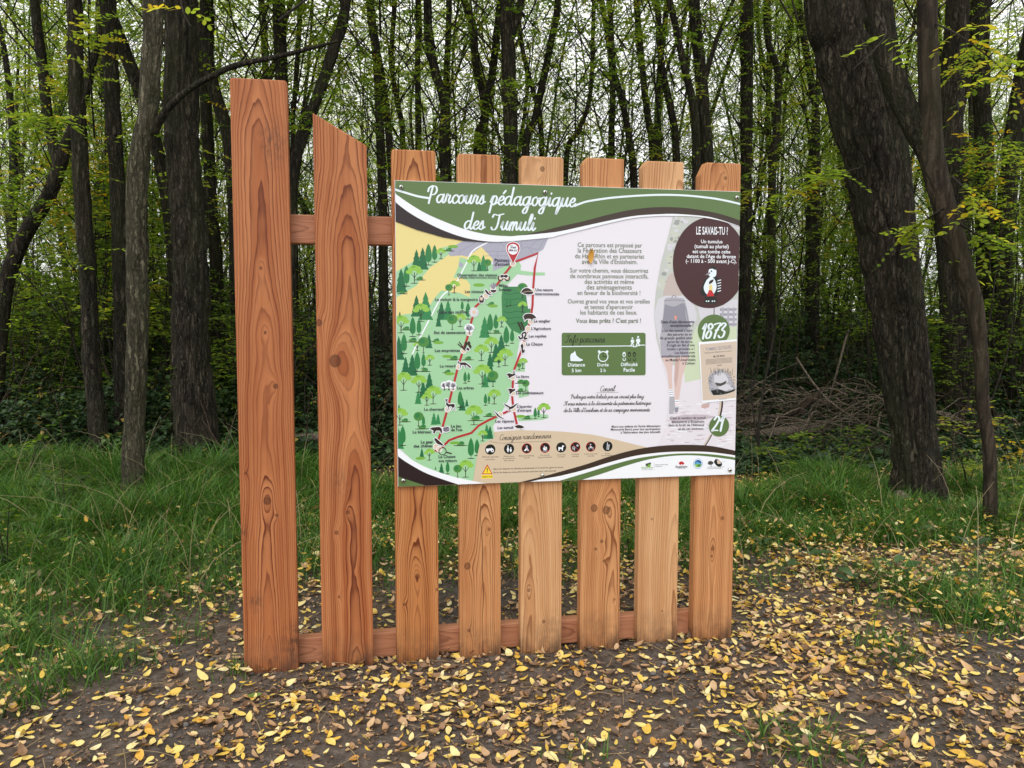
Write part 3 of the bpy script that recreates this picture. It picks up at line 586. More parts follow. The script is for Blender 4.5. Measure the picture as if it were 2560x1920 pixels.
sil(5, 600, 850, 625, 842, 650, 865, 690, 900, 722, 935, 680, 925, 640, 910, 615, 880)
c = Z(5, 703, 1000); ic.strip([(c[0] + .0136 * math.cos(a), c[1] + .0136 * math.sin(a)) for a in np.linspace(0, 6.35, 26)], .0016, 'icon', False); ic.strip(ZP(5, 745, 1010, 810, 1028), .0028, 'icon')
sil(1, 1645, 1400, 1680, 1355, 1740, 1350, 1795, 1405, 1740, 1425, 1680, 1415); ic.strip(ZP(1, 1660, 1405, 1720, 1385, 1780, 1390), .0009, 'node', False)
sil(3, 1672, 440, 1700, 410, 1760, 405, 1800, 420, 1828, 455, 1790, 465, 1775, 500, 1765, 470, 1710, 470, 1690, 495, 1685, 470)
for s_ in (0, 1):
    for k in range(5): ic.disc(Z(3, 1615 + 8 * k + 35 * s_, 515 + 18 * k), .0022, 'icon', 8, .0032)
ic.strip(ZP(3, 1610, 500, 1640, 580, 1690, 610), .0009, 'icon', False)
ic.strip(spline(ZP(3, 1620, 680, 1635, 705, 1665, 690, 1660, 650, 1690, 630, 1705, 650, 1690, 690, 1690, 710, 1715, 700)), .0072, 'white'); ic.strip(spline(ZP(3, 1620, 680, 1635, 705, 1665, 690, 1660, 650, 1690, 630, 1705, 650, 1690, 690, 1690, 710, 1715, 700)), .004, 'icon')
sil(3, 1640, 790, 1660, 765, 1675, 790, 1670, 840, 1690, 835, 1685, 870, 1655, 875, 1650, 830)
sil(3, 1470, 1140, 1500, 1120, 1550, 1130, 1555, 1090, 1568, 1095, 1570, 1125, 1582, 1140, 1560, 1150, 1530, 1165, 1500, 1180, 1490, 1150)
sil(3, 1485, 1310, 1520, 1305, 1550, 1312, 1575, 1305, 1570, 1330, 1545, 1345, 1510, 1375, 1505, 1340)
sil(5, 1435, 420, 1490, 450, 1520, 465, 1550, 450, 1608, 420, 1580, 455, 1545, 485, 1510, 500, 1490, 515, 1500, 480, 1460, 455)
sil(5, 1320, 510, 1360, 545, 1395, 580, 1445, 610, 1400, 600, 1360, 575, 1345, 550)
sil(5, 1570, 700, 1620, 682, 1680, 705, 1660, 725, 1600, 722)

# --- place names on the map
pn = new_print('place_names', 'small dark place names printed beside the route', 6)
script(pn, 'Vous', Z(1, 1515, 870), Z(1, 1585, 870), 'ink', .2, n=3); script(pn, 'êtes ici !', Z(1, 1500, 905), Z(1, 1608, 905), 'ink', .2, n=3)
for n, t, x0, y0, x1, y1 in ((1, 'Panneau', 1330, 1030, 1502, 1030), (1, "d'accueil", 1328, 1078, 1505, 1076), (1, 'Observation des oiseaux', 878, 1206, 1362, 1206), (1, "(palissade d'observation/cône d'écoute)", 895, 1230, 1350, 1232), (1, 'Milieu', 1380, 1332, 1490, 1334), (1, 'forestier', 1380, 1380, 1535, 1382), (1, 'Les oiseaux', 972, 1404, 1195, 1404), (1, 'Le nichoir & la mangeoire', 615, 1500, 1126, 1500), (1, 'Une nature', 1818, 1382, 2028, 1384), (1, 'interconnectée', 1818, 1432, 2105, 1434), (1, 'Cycle des saisons', 640, 1652, 1000, 1650),
                         (3, 'Ilot de senescence', 602, 648, 975, 646), (3, 'Les empreintes', 612, 864, 912, 862), (3, 'Le renard', 672, 1050, 857, 1048), (3, 'Les arbres', 880, 1313, 1078, 1311), (3, 'Le chevreuil', 482, 1570, 718, 1568), (3, 'Le sanglier', 1800, 508, 2000, 508), (3, "L'Agriculture", 1770, 598, 2005, 598), (3, 'Les reptiles', 1740, 690, 1950, 688), (3, 'La Chasse', 1710, 786, 1905, 785), (3, 'Le lièvre', 1592, 1176, 1742, 1174), (3, 'Les pollinisateurs', 1588, 1372, 1915, 1370),
                         (5, "L'épervier", 1600, 478, 1780, 475), (5, "d'europe", 1600, 524, 1768, 521), (5, 'Les rapaces', 1338, 655, 1562, 652), (5, 'Les tumuli', 1364, 732, 1552, 728), (5, 'Le Jeu', 806, 714, 925, 712), (5, "de l'oie", 806, 758, 942, 756), (5, 'Le blaireau', 345, 785, 562, 782), (5, 'Le geai', 442, 906, 582, 903), (5, 'des chênes', 355, 955, 582, 950), (5, 'La Chasse', 656, 1082, 858, 1078), (5, 'aux trésors', 656, 1130, 875, 1126)):
    sans(pn, t, Z(n, x0, y0), Z(n, x1, y1), 'ink', True)

# --- header band
hd = new_print('header_band', 'green header band with white and brown swooshes', 7)
G1 = ZP(1, 120, 203, 300, 330, 500, 450, 750, 560, 1000, 650, 1250, 705, 1450, 722, 1600, 718)
GR = ZP(1, 1900, 660) + ZP(2, 0, 607, 300, 540, 600, 460, 900, 400, 1200, 375, 1500, 385, 1800, 430, 2000, 480, 2190, 545)
WU = ZP(1, 1900, 692) + ZP(2, 0, 665, 300, 600, 600, 535, 900, 480, 1200, 460, 1400, 458, 1700, 480, 1900, 520, 2190, 615)
WL = ZP(1, 120, 303, 300, 440, 500, 555, 750, 670, 1000, 750, 1250, 788, 1450, 790, 1700, 770, 2000, 740) + ZP(2, 0, 710, 300, 640, 600, 565, 900, 505, 1200, 482, 1350, 482, 1600, 487, 1770, 508, 1950, 545, 2190, 622)
DL = ZP(1, 120, 548, 400, 650, 700, 735, 950, 780, 1200, 795, 1400, 793)
top = [(EPS, BH - EPS), (BW - EPS, BH - EPS)]
def band(P, up, lo, k):
    u = [tuple(q) for q in spline(up, 6)]; l = [tuple(q) for q in spline(lo, 6)]; P.poly(clampb(u + l[::-1]), k)
hd.poly(clampb(ZP(1, 120, 303, 300, 440, 500, 555, 750, 670, 1000, 750, 1250, 788, 1450, 790) + DL[::-1]), 'dark')
band(hd, G1 + WU, WL, 'white'); band(hd, [G1[-1]] + GR, [G1[-1]] + WU, 'brown')
band(hd, [(EPS, BH - EPS), (BW / 2, BH - EPS), (BW - EPS, BH - EPS)], G1 + GR, 'green')
lw = spline(ZP(1, 128, 163, 350, 230, 430, 250, 540, 268), 6); hd.strip([tuple(q) for q in clampb(lw)], .0048, 'bright', False)
lw = spline(ZP(2, 165, 365, 250, 330, 350, 302, 600, 265, 900, 240, 1200, 228, 1500, 235, 1800, 265, 2000, 300, 2178, 342), 6); hd.strip(clampb([tuple(q) for q in lw]), .0046, 'bright', False)
tt = new_print('title_lettering', 'white script title reading Parcours pédagogique des Tumuli', 8)
script(tt, 'Parcours', Z(1, 520, 318), Z(1, 1205, 340), 'bright', .205, .17); script(tt, 'pédagogique', Z(1, 1275, 345), Z(2, 175, 372), 'bright', .205, .17)
script(tt, 'des', Z(1, 955, 637), Z(1, 1200, 645), 'bright', .205, .17); script(tt, 'Tumuli', Z(1, 1290, 645), Z(1, 1810, 658), 'bright', .205, .17)

# --- hiker photograph
ph = new_print('hiker_photo', 'faded printed photograph of a hiker with a backpack seen from behind', 2)
edge = ZP(2, 1360, 478, 1290, 760, 1210, 1050, 1150, 1400) + ZP(4, 1130, 420, 1160, 700, 1230, 980, 1300, 1250, 1310, 1400, 1300, 1600) + ZP(6, 1280, 680, 1210, 860, 1150, 960)
ph.poly(clampb(edge + [(BW - EPS, Z(6, 2100, 1000)[1]), (BW - EPS, Z(2, 2165, 640)[1])] + ZP(2, 1770, 500)), 'photo')
ph.poly(clampb(ZP(4, 1230, 980, 1300, 1250, 1310, 1400) + ZP(6, 1280, 680, 1210, 860, 1150, 960) + [(BW - EPS, Z(6, 2100, 1000)[1]), (BW - EPS, Z(4, 2110, 1150)[1])] + ZP(4, 1650, 1120)), 'path')
ph.poly(clampb(ZP(4, 1480, 950, 1640, 560, 1800, 500, 2120, 560) + [(BW - EPS, Z(4, 2100, 1180)[1])] + ZP(4, 1700, 1190, 1500, 1230)), 'grassp')
pr_ = random.Random(4)
for k in range(70):
    y = pr_.uniform(490, 1350); xl = 1370 - (y - 478) * .24 if y < 1400 else 1150; x = xl + pr_.uniform(25, 160); ph.disc(Z(2, x, y), pr_.uniform(.003, .008), pr_.choice(['blur1', 'blur2', 'grey2', 'blur1']), 10, pr_.uniform(.003, .006))
for k in range(110):
    y = pr_.uniform(400, 940); x = pr_.uniform(1320 if y < 600 else 1240, 2070); ph.disc(Z(6, x, y), pr_.uniform(.003, .012), pr_.choice(['path2', 'white', 'grey2', 'white']), 8, pr_.uniform(.0006, .0016))
ph.poly(ZP(6, 1310, 600, 1500, 560, 1750, 560, 1900, 590, 1600, 640, 1350, 660), 'path2')
ph.poly([tuple(q) for q in spline(ZP(2, 1280, 1260, 1300, 1200, 1360, 1170, 1410, 1230, 1440, 1330, 1470, 1420, 1370, 1460, 1250, 1460, 1240, 1400), 4)], 'hair')
ph.poly(clampb(ZP(2, 1130, 1640, 1180, 1480, 1260, 1440, 1480, 1440, 1600, 1520, 1640, 1650) + ZP(4, 1640, 480, 1560, 560, 1560, 760, 1190, 760, 1150, 560)), 'grey2')
ph.poly([tuple(q) for q in spline(ZP(4, 1250, 260, 1280, 215, 1450, 215, 1500, 250, 1540, 420, 1570, 640, 1540, 740, 1230, 740, 1215, 600, 1240, 420), 4)], 'grey')
ph.poly([tuple(q) for q in spline(ZP(4, 1260, 290, 1370, 320, 1490, 280, 1510, 430, 1520, 600, 1250, 600, 1250, 430), 4)], 'grey3')
for ln in ((1260, 300, 1370, 330, 1500, 285), (1250, 250, 1370, 240, 1500, 250), (1340, 215, 1370, 180, 1400, 215), (1260, 320, 1230, 560), (1510, 320, 1550, 560)): ph.strip(spline(ZP(4, *ln), 5), .0022, 'grey3', False)
ph.poly(ZP(4, 1372, 432, 1405, 432, 1398, 478, 1382, 478), 'peach')
ph.poly(ZP(4, 1205, 730, 1545, 730, 1550, 920, 1390, 930, 1375, 900, 1360, 925, 1215, 925), 'shorts')
ph.poly(ZP(4, 1225, 925, 1360, 925, 1345, 1130, 1350, 1310, 1310, 1310, 1290, 1120), 'skin'); ph.poly(ZP(4, 1385, 930, 1545, 920, 1465, 1180, 1430, 1440, 1380, 1440, 1370, 1200), 'skin'); ph.poly(ZP(4, 1385, 930, 1440, 930, 1420, 1160, 1390, 1300, 1370, 1200), 'skin2')
ph.poly(ZP(4, 1310, 1310, 1352, 1310, 1360, 1400, 1315, 1400), 'white'); ph.poly(ZP(4, 1380, 1440, 1430, 1440, 1425, 1530, 1378, 1530), 'white'); ph.poly(ZP(4, 1315, 1400, 1375, 1400, 1385, 1560, 1350, 1610, 1310, 1610), 'grey'); ph.poly(ZP(4, 1385, 1530, 1425, 1530, 1415, 1590, 1380, 1590), 'grey3')
for yy in (1325, 1350, 1375): ph.strip(ZP(4, 1312, yy, 1356, yy), .0014, 'grey3', False)
for yy in (1460, 1490, 1515): ph.strip(ZP(4, 1380, yy, 1428, yy), .0014, 'peach' if yy == 1490 else 'grey3', False)
ph.poly(clampb(ZP(4, 1650, 300, 1740, 260, 2140, 230, 2120, 560, 1900, 560, 1700, 520)), 'grey2')
for k in range(4): ph.poly(clampb(ZP(4, 1920, 340 + 60 * k, 2125, 340 + 60 * k, 2120, 368 + 60 * k, 1922, 372 + 60 * k)), 'plaid')
for k in range(3): ph.poly(clampb(ZP(4, 1945 + 65 * k, 330, 1968 + 65 * k, 330, 1968 + 65 * k, 560, 1945 + 65 * k, 560)), 'shorts')
ph.poly(ZP(6, 1700, 440, 1800, 420, 1790, 470, 1740, 490, 1700, 480), 'skin2')
ph.strip(spline(ZP(4, 1852, 335, 1850, 420), 3), .0022, 'brown', False)
ph.strip(spline(ZP(6, 1930, 390, 1925, 480, 1905, 590), 5), .006, 'leafp', False); ph.strip(spline(ZP(6, 1952, 390, 1945, 480, 1922, 590), 5), .0045, 'dark', False)
ph.strip(spline(ZP(6, 1825, 800, 1780, 880, 1735, 950), 5), .0028, 'dark', False); ph.strip(spline(ZP(6, 1810, 800, 1760, 880, 1720, 940), 5), .003, 'leafp', False)
phT = new_print('photo_caption', 'dark captions printed over the hiker photograph', 6)
for n, t, x0, y0, x1, y1, b in ((4, "Date d'une découverte", 1212, 518, 1612, 516, True), (4, 'exceptionnelle !', 1322, 560, 1598, 560, True), (4, "L'un des tumuli a livré", 1228, 622, 1588, 620, False), (4, 'des parures en or', 1288, 667, 1588, 665, False), (4, 'de grande qualité ainsi', 1200, 712, 1588, 709, False), (4, "qu'un fer de lance.", 1288, 756, 1595, 753, False), (4, "Il s'agit en fait d'une", 1283, 798, 1615, 795, False), (4, 'tombe « princière » !', 1283, 842, 1615, 839, False), (4, 'Les bijoux sont', 1380, 886, 1618, 883, False), (4, 'actuellement conservés', 1218, 930, 1622, 926, False), (4, 'au Musée Unterlinden', 1266, 974, 1626, 970, False), (4, 'à Colmar.', 1470, 1014, 1628, 1012, False),
                                (6, "C'est le nombre de tumuli", 1318, 615, 1748, 610, False), (6, 'découverts à Ensisheim', 1338, 660, 1730, 655, False), (6, "dans la forêt de l'Allmend", 1300, 700, 1728, 697, False), (6, 'et de ses environs.', 1418, 746, 1728, 740, False)):
    sans(phT, t, Z(n, x0, y0), Z(n, x1, y1), 'textd', b)

# --- fact circle
fc = new_print('fact_circle', 'dark maroon circle headed Le savais-tu with a small woodpecker', 4)
cc = Z(2, 1800, 1045); rx = Z(2, 1800, 1045)[0] - Z(2, 1355, 1045)[0]; ry = cc[1] - Z(2, 1800, 1588)[1]
pts = []
wl = np.array([tuple(q) for q in spline(WL, 6)])
for a in np.linspace(0, 2 * math.pi, 96, False):
    x = cc[0] + rx * math.cos(a); z = cc[1] + ry * math.sin(a); x = min(x, BW - EPS); z = min(z, np.interp(x, wl[:, 0], wl[:, 1]) + .002); pts.append((x, z))
fc.poly(pts, 'maroon')
fx = new_print('fact_text', 'white lettering inside the maroon circle', 6)
for t, x0, y0, x1, y1, b, h_ in (('LE SAVAIS-TU ?', 1635, 702, 2015, 706, True, 2.1), ('Un tumulus', 1692, 808, 1950, 810, True, 1), ('(tumuli au pluriel)', 1614, 866, 2025, 870, True, 1), ('est une tombe celte', 1590, 928, 2045, 932, True, 1), ("datant de l'Age du Bronze", 1520, 985, 2110, 990, True, 1), ('(- 1100 à - 500 avant J-C).', 1508, 1042, 2120, 1048, True, 1)):
    sans(fx, t, Z(2, x0, y0), Z(2, x1, y1), 'white', b, h_)
# a plain pied woodpecker on a twig
def fpoly(k, *xy): fc.poly([tuple(q) for q in spline(ZP(2, *xy, xy[0], xy[1]), 4)[:-1]], k)
fpoly('black', 1740, 1240, 1700, 1330, 1690, 1420, 1760, 1450, 1850, 1450, 1900, 1420, 1925, 1330, 1900, 1230, 1820, 1200)
fpoly('bright', 1760, 1250, 1725, 1340, 1760, 1420, 1840, 1420, 1880, 1340, 1860, 1250, 1810, 1210)
fpoly('bright', 1790, 1120, 1780, 1180, 1820, 1220, 1870, 1200, 1875, 1130, 1830, 1095); fpoly('black', 1790, 1120, 1830, 1085, 1878, 1105, 1865, 1130, 1830, 1115)
fpoly('field', 1785, 1330, 1795, 1395, 1825, 1395, 1830, 1330, 1808, 1300); fpoly('dark', 1850, 1240, 1800, 1260, 1790, 1300, 1830, 1280)
fpoly('grey3', 1800, 1150, 1745, 1190, 1800, 1180); fc.disc(Z(2, 1818, 1145), .002, 'black', 10)
fpoly('red2', 1790, 1370, 1765, 1450, 1850, 1450, 1825, 1380)
for k in range(5): fc.strip(ZP(2, 1895, 1260 + 32 * k, 1930, 1250 + 32 * k), .0022, 'bright')
fpoly('black', 1745, 1450, 1735, 1525, 1800, 1530, 1880, 1525, 1860, 1450); fc.strip(ZP(2, 1660, 1540, 1800, 1536, 1960, 1545), .0025, 'brown')
for dx in (-45, -20, 25, 50): fc.disc(Z(2, 1805 + dx, 1505), .002, 'bright', 8)

# --- badges and leaflet
yb = new_print('year_badge', 'round green badge printed with 1873', 5)
c0 = Z(4, 1847, 605); yb.disc(c0, Z(4, 2038, 605)[0] - c0[0], 'green', 48, c0[1] - Z(4, 1847, 795)[1], kf=1); script(yb, '1873', Z(4, 1690, 705), Z(4, 1975, 690), 'bright', .26, .22)
cb = new_print('count_badge', 'small round green badge printed with 21', 5)
c0 = Z(6, 1910, 697); cb.disc(c0, Z(6, 2030, 697)[0] - c0[0], 'green', 40, c0[1] - Z(6, 1910, 822)[1], kf=1); script(cb, '21', Z(6, 1820, 758), Z(6, 1955, 752), 'bright', .26, .2)
lf_ = new_print('leaflet_print', 'printed old title page with an ink drawing of a rocky tomb', 6)
lf_.poly(clampb(ZP(4, 1662, 748, 2125, 712, 2112, 1440, 1705, 1478)), 'white'); lf_.poly(clampb(ZP(4, 1680, 775, 2122, 735, 2108, 1418, 1712, 1450)), 'leafp')
sans(lf_, 'TOMBES CELTIQUES', Z(4, 1748, 852), Z(4, 2060, 820), 'grey3', True, 1.4)
sans(lf_, "Situées près d'Ensisheim et sa forêt", Z(4, 1738, 885), Z(4, 2062, 858), 'inkg'); sans(lf_, 'Mr DE RING', Z(4, 1842, 932), Z(4, 1975, 922), 'black', True, 1.3)
for k in range(5): lf_.strip(ZP(4, 1748, 960 + 13 * k, 2066, 934 + 13 * k), .0008, 'inkg', False)
lf_.strip(ZP(4, 1885, 1028, 1942, 1022), .0014, 'inkg', False)
def lp(k, *xy): lf_.poly([tuple(q) for q in spline(clampb(ZP(4, *xy)), 3)], k)
lp('grey', 1780, 1200, 1800, 1140, 1870, 1090, 1960, 1090, 2040, 1150, 2090, 1250, 2105, 1310, 2000, 1370, 1840, 1380, 1790, 1330); lp('grey2', 1850, 1150, 1960, 1115, 2020, 1220, 1930, 1240, 1850, 1230); lp('inkg', 1860, 1230, 1930, 1240, 2000, 1210, 1960, 1270, 1880, 1270); lp('grey2', 1900, 1290, 2000, 1250, 2080, 1300, 1980, 1330, 1900, 1330); lp('black', 1810, 1330, 1900, 1310, 2000, 1340, 2105, 1310, 2080, 1340, 1960, 1375, 1840, 1385)
for k in range(120):
    a = pr_.uniform(0, 6.28); x = 1940 + 160 * math.cos(a) * pr_.uniform(.75, 1.02); y = 1220 + 150 * math.sin(a) * pr_.uniform(.7, 1.05); dx, dy = pr_.uniform(-25, 25), pr_.uniform(-22, 22)
    lf_.strip(clampb(ZP(4, x, y, x + dx, y + dy)), .0009, pr_.choice(['black', 'inkg', 'grey3']), False)
for k in range(16): x = 1800 + 18 * k; lf_.strip(clampb(ZP(4, x, 1130 - 25 * math.sin(k * .8), x + pr_.uniform(-20, 25), 1090 - pr_.uniform(0, 40))), .0009, 'inkg', False)
sans(lf_, 'Strasbourg, 1861', Z(4, 1905, 1440), Z(4, 1995, 1432), 'inkg')

# --- text columns
it = new_print('intro_text', 'greyish green introduction text in the middle of the board', 2)
for t, x0, y0, x1, y1, b in (('Ce parcours est proposé par', 212, 852, 985, 860, False), ('la Fédération des Chasseurs', 214, 920, 980, 926, False), ('du Haut-Rhin et en partenariat', 180, 988, 1012, 994, False), ("avec la Ville d'Ensisheim.", 262, 1055, 930, 1060, False), ('Sur votre chemin, vous découvrirez', 120, 1160, 1060, 1164, False), ('de nombreux panneaux interactifs,', 120, 1228, 1060, 1232, False), ('des activités et même', 294, 1296, 888, 1298, False), ('des aménagements', 318, 1364, 862, 1366, False), ('en faveur de la biodiversité !', 208, 1430, 965, 1432, False), ('Ouvrez grand vos yeux et vos oreilles', 92, 1532, 1078, 1532, False), ('et tentez d’apercevoir'.replace('’', "'"), 294, 1600, 875, 1600, False), ('les habitants de ces lieux.', 242, 1666, 928, 1666, False), ("Vous êtes prêts ? C'est parti !", 190, 1766, 972, 1764, True)):
    sans(it, t, Z(2, x0, y0), Z(2, x1, y1), 'textg', b, 1.12)
ib = new_print('info_box', 'green rounded box headed Info parcours with shoe clock and sole icons', 2)
def rrect(P, n, x0, y0, x1, y1, r, k):
    q = []
    for cx_, cy_, a0 in ((x1 - r, y0 + r, -90), (x1 - r, y1 - r, 0), (x0 + r, y1 - r, 90), (x0 + r, y0 + r, 180)):
        for a in range(0, 91, 15): q.append(Z(n, cx_ + r * math.cos(R(a0 + a)), cy_ + r * math.sin(R(a0 + a))))
    P.poly(q, k)
rrect(ib, 4, 20, 634, 1028, 1145, 25, 'green')
script(ib, 'Info parcours', Z(4, 65, 752), Z(4, 535, 750), 'black', .15, .2)
ib.strip(spline(ZP(4, 20, 800, 300, 797, 600, 795, 840, 793, 900, 803, 950, 785, 1020, 782), 5), .0022, 'bright', False)
for x, y, s_ in ((870, 700, .85), (938, 685, 1.)):
    ib.disc(Z(4, x, y), .0026 * s_, 'bright', 12); q = ZP(4, x - 18 * s_, y + 20 * s_, x + 22 * s_, y + 20 * s_, x + 26 * s_, y + 60 * s_, x + 10 * s_, y + 66 * s_, x + 24 * s_, y + 108 * s_, x + 10 * s_, y + 110 * s_, x - 4 * s_, y + 76 * s_, x - 18 * s_, y + 112 * s_, x - 30 * s_, y + 108 * s_, x - 14 * s_, y + 60 * s_, x - 28 * s_, y + 50 * s_); ib.poly(q, 'bright')
ib.poly(ZP(4, 130, 890, 165, 870, 178, 850, 190, 880, 195, 905, 235, 940, 272, 955, 272, 970, 240, 978, 125, 975, 122, 920), 'bright'); ib.poly(ZP(4, 122, 975, 240, 980, 272, 970, 268, 984, 230, 986, 180, 982, 125, 984), 'black')
c0 = Z(4, 518, 920); ib.disc(c0, .0132, 'bright', 30); ib.disc(c0, .0108, 'green', 30); ib.strip(ZP(4, 518, 872, 518, 920, 560, 920), .0022, 'black', False)
for a, b_ in ((470, 862), (565, 862)): ib.disc(Z(4, a, b_), .0035, 'bright', 12)
for x, k in ((770, 'bright'), (832, 'black'), (893, 'black')):
    ib.disc(Z(4, x, 895), .0042, k, 18, .0065); ib.disc(Z(4, x, 900), .0022, 'green', 10, .0035); ib.strip(spline(ZP(4, x - 14, 940, x - 12, 962, x + 2, 970, x + 14, 962, x + 15, 938), 4), .0018, k, False)
for t, x0, y0, x1, y1, b in (('Distance', 95, 1040, 300, 1038, True), ('5 km', 140, 1108, 255, 1106, True), ('Durée', 448, 1038, 585, 1036, True), ('2 h', 482, 1105, 548, 1104, True), ('Difficulté', 733, 1035, 932, 1033, True), ('Facile', 764, 1102, 900, 1100, True)): sans(ib, t, Z(4, x0, y0), Z(4, x1, y1), 'bright', b)
ad = new_print('advice_text', 'dark script advice headed Conseil', 2)
script(ad, 'Conseil', Z(4, 478, 1340), Z(4, 655, 1335), 'inkg', .15, .22); ad.strip(spline(ZP(4, 432, 1358, 560, 1352, 705, 1350), 4), .0006, 'inkg', False)
for t, x0, y0, x1, y1 in (('Prolongez votre balade par un circuit plus long', 130, 1425, 1005, 1420), ('Il vous mènera à la découverte du patrimoine historique', 45, 1508, 1090, 1498), ("de la Ville d'Ensisheim et de sa campagne environnante.", 42, 1588, 1085, 1578)): script(ad, t, Z(4, x0, y0), Z(4, x1, y1), 'inkg', .19, .2, 3)
tk = new_print('thanks_text', 'small thanks to the school children at the lower middle', 2)
for t, x0, y0, x1, y1 in (("Merci aux enfants de l'école élémentaire", 620, 717, 1208, 708), ('Mines-prés fleuris pour leur participation', 610, 752, 1206, 744), ("à l'élaboration des jeux éducatifs", 728, 787, 1206, 780)): sans(tk, t, Z(6, x0, y0), Z(6, x1, y1), 'inkg', True)

# --- rules panel
ru = new_print('rules_panel', 'beige panel headed Consignes randonneurs with round rule pictograms', 4)
BU = ZP(5, 1600, 1385, 1650, 1367, 1900, 1305) + ZP(6, 0, 1245, 300, 1160, 600, 1060, 900, 980, 1200, 935, 1500, 922, 1800, 935, 2120, 995)
ru.poly(clampb(ZP(5, 1040, 1420, 1075, 1330, 1110, 1100, 1150, 918, 1330, 840, 1315, 768, 1500, 752, 1650, 746, 2000, 756) + ZP(6, 0, 762, 200, 778, 400, 802, 700, 868, 900, 918, 1080, 962) + ZP(6, 900, 985, 600, 1065, 300, 1165, 0, 1250) + ZP(5, 1650, 1375)), 'beige')
script(ru, 'Consignes randonneurs', Z(5, 1385, 868), Z(5, 2005, 842), 'black', .15, .2)
ru.strip(spline(ZP(5, 1265, 880, 1400, 903, 1600, 895, 1900, 880, 2000, 878), 5), .0006, 'black', False)
PIC = [(362, 352, 0), (622, 343, 0), (866, 336, 1), (1119, 328, 1), (1343, 323, 0), (1538, 318, 1), (1752, 312, 1), (1984, 307, 0)]
for x, y, no in PIC:
    ru.disc(Z(8, x, y), .0125, 'red2' if no else 'black', 30)
    if no: ru.disc(Z(8, x, y), .0113, 'black', 30)
def rp(k, *xy): ru.poly(ZP(8, *xy), k)
rp('white', 305, 340, 375, 335, 378, 318, 384, 335, 400, 340, 405, 365, 375, 365, 340, 370, 305, 372); ru.disc(Z(8, 392, 368), .0038, 'white', 14); ru.disc(Z(8, 392, 368), .0016, 'black', 10); ru.disc(Z(8, 325, 378), .0024, 'white', 12)
for x, s_ in ((607, 1.), (646, .72)): ru.disc(Z(8, x, 385 - 80 * s_), .0016 * s_ ** .5, 'white', 10); rp('white', x - 6, 385 - 66 * s_, x + 6, 385 - 66 * s_, x + 18, 385 - 22 * s_, x + 8, 385 - 22 * s_, x + 7, 388, x - 7, 388, x - 8, 385 - 22 * s_, x - 18, 385 - 22 * s_)
rp('white', 866, 318, 825, 372, 855, 372, 866, 350, 880, 372, 905, 372); ru.strip(ZP(8, 856, 295, 880, 322), .0008, 'white', False); ru.strip(ZP(8, 876, 295, 854, 322), .0008, 'white', False)
rp('white', 1095, 355, 1090, 330, 1105, 318, 1110, 295, 1122, 320, 1138, 312, 1148, 335, 1142, 358, 1120, 362); ru.strip(ZP(8, 1088, 372, 1152, 372), .0012, 'white', False)
rp('white', 1302, 318, 1352, 322, 1358, 292, 1385, 300, 1380, 312, 1368, 318, 1366, 368, 1352, 368, 1350, 345, 1322, 345, 1320, 368, 1304, 368)
for a in range(6): ru.disc(Z(8, 1516 + 16 * math.cos(a), 330 + 16 * math.sin(a)), .0011, 'white', 8); ru.disc(Z(8, 1568 + 10 * math.cos(a), 296 + 10 * math.sin(a)), .0009, 'white', 8)
ru.strip(ZP(8, 1518, 335, 1530, 375), .0008, 'white', False)
for x in (1728, 1780): c0 = Z(8, x, 338); ru.strip([(c0[0] + .0035 * math.cos(a), c0[1] + .0035 * math.sin(a)) for a in np.linspace(0, 6.4, 14)], .0007, 'white', False)
rp('white', 1735, 315, 1748, 298, 1775, 320, 1755, 335); ru.disc(Z(8, 1748, 282), .0014, 'white', 10)
ru.strip(ZP(8, 1975, 355, 1982, 255), .0016, 'white', False); ru.strip(ZP(8, 1995, 355, 2006, 282, 1992, 300), .0016, 'white', False)
for x, y, no in PIC:
    if no: ru.strip(ZP(8, x - 42, y - 42, x + 42, y + 42), .0010, 'red2', False)
for t, x0, y0, x1, y1 in (('Véhicules agricoles', 248, 464, 475, 460), ('prioritaires', 300, 500, 425, 497), ('Enfants sous', 550, 454, 692, 452), ('la surveillance', 538, 484, 702, 480), ('des parents', 552, 512, 690, 510), ('Bivouac/camping', 762, 450, 968, 444), ('interdit', 826, 476, 905, 473), ('Feu interdit', 1055, 440, 1182, 438), ('Cigarette éteinte', 1020, 470, 1215, 464), ('Chien tenu', 1282, 434, 1404, 430), ('en laisse', 1296, 462, 1390, 458), ('Cueillette', 1485, 428, 1590, 425), ('interdite', 1490, 456, 1585, 453), ('Loisirs motorisés', 1660, 422, 1842, 418), ('interdits', 1708, 450, 1798, 448), ('Rester', 1950, 416, 2018, 414), ('sur les sentiers', 1900, 444, 2064, 438)): sans(ru, t, Z(8, x0, y0), Z(8, x1, y1), 'inkg')
rp('red2', 320, 555, 393, 692, 246, 692); rp('sign', 320, 580, 376, 682, 264, 682); rp('black', 312, 610, 328, 610, 323, 650, 317, 650); ru.disc(Z(8, 320, 662), .0013, 'black', 10)
rp('sign', 242, 703, 396, 700, 396, 750, 242, 755); sans(ru, 'CHASSE EN COURS', Z(8, 247, 740), Z(8, 392, 736), 'black', True, 1.8)
for t, x0, y0, x1, y1 in (('Merci de respecter les véhicules professionnels et le travail des agents de terrain.', 410, 632, 1375, 606), ('En cas de chasse en cours, prière de faire demi-tour pour votre sécurité', 410, 680, 1268, 655)): sans(ru, t, Z(8, x0, y0), Z(8, x1, y1), 'black', True)

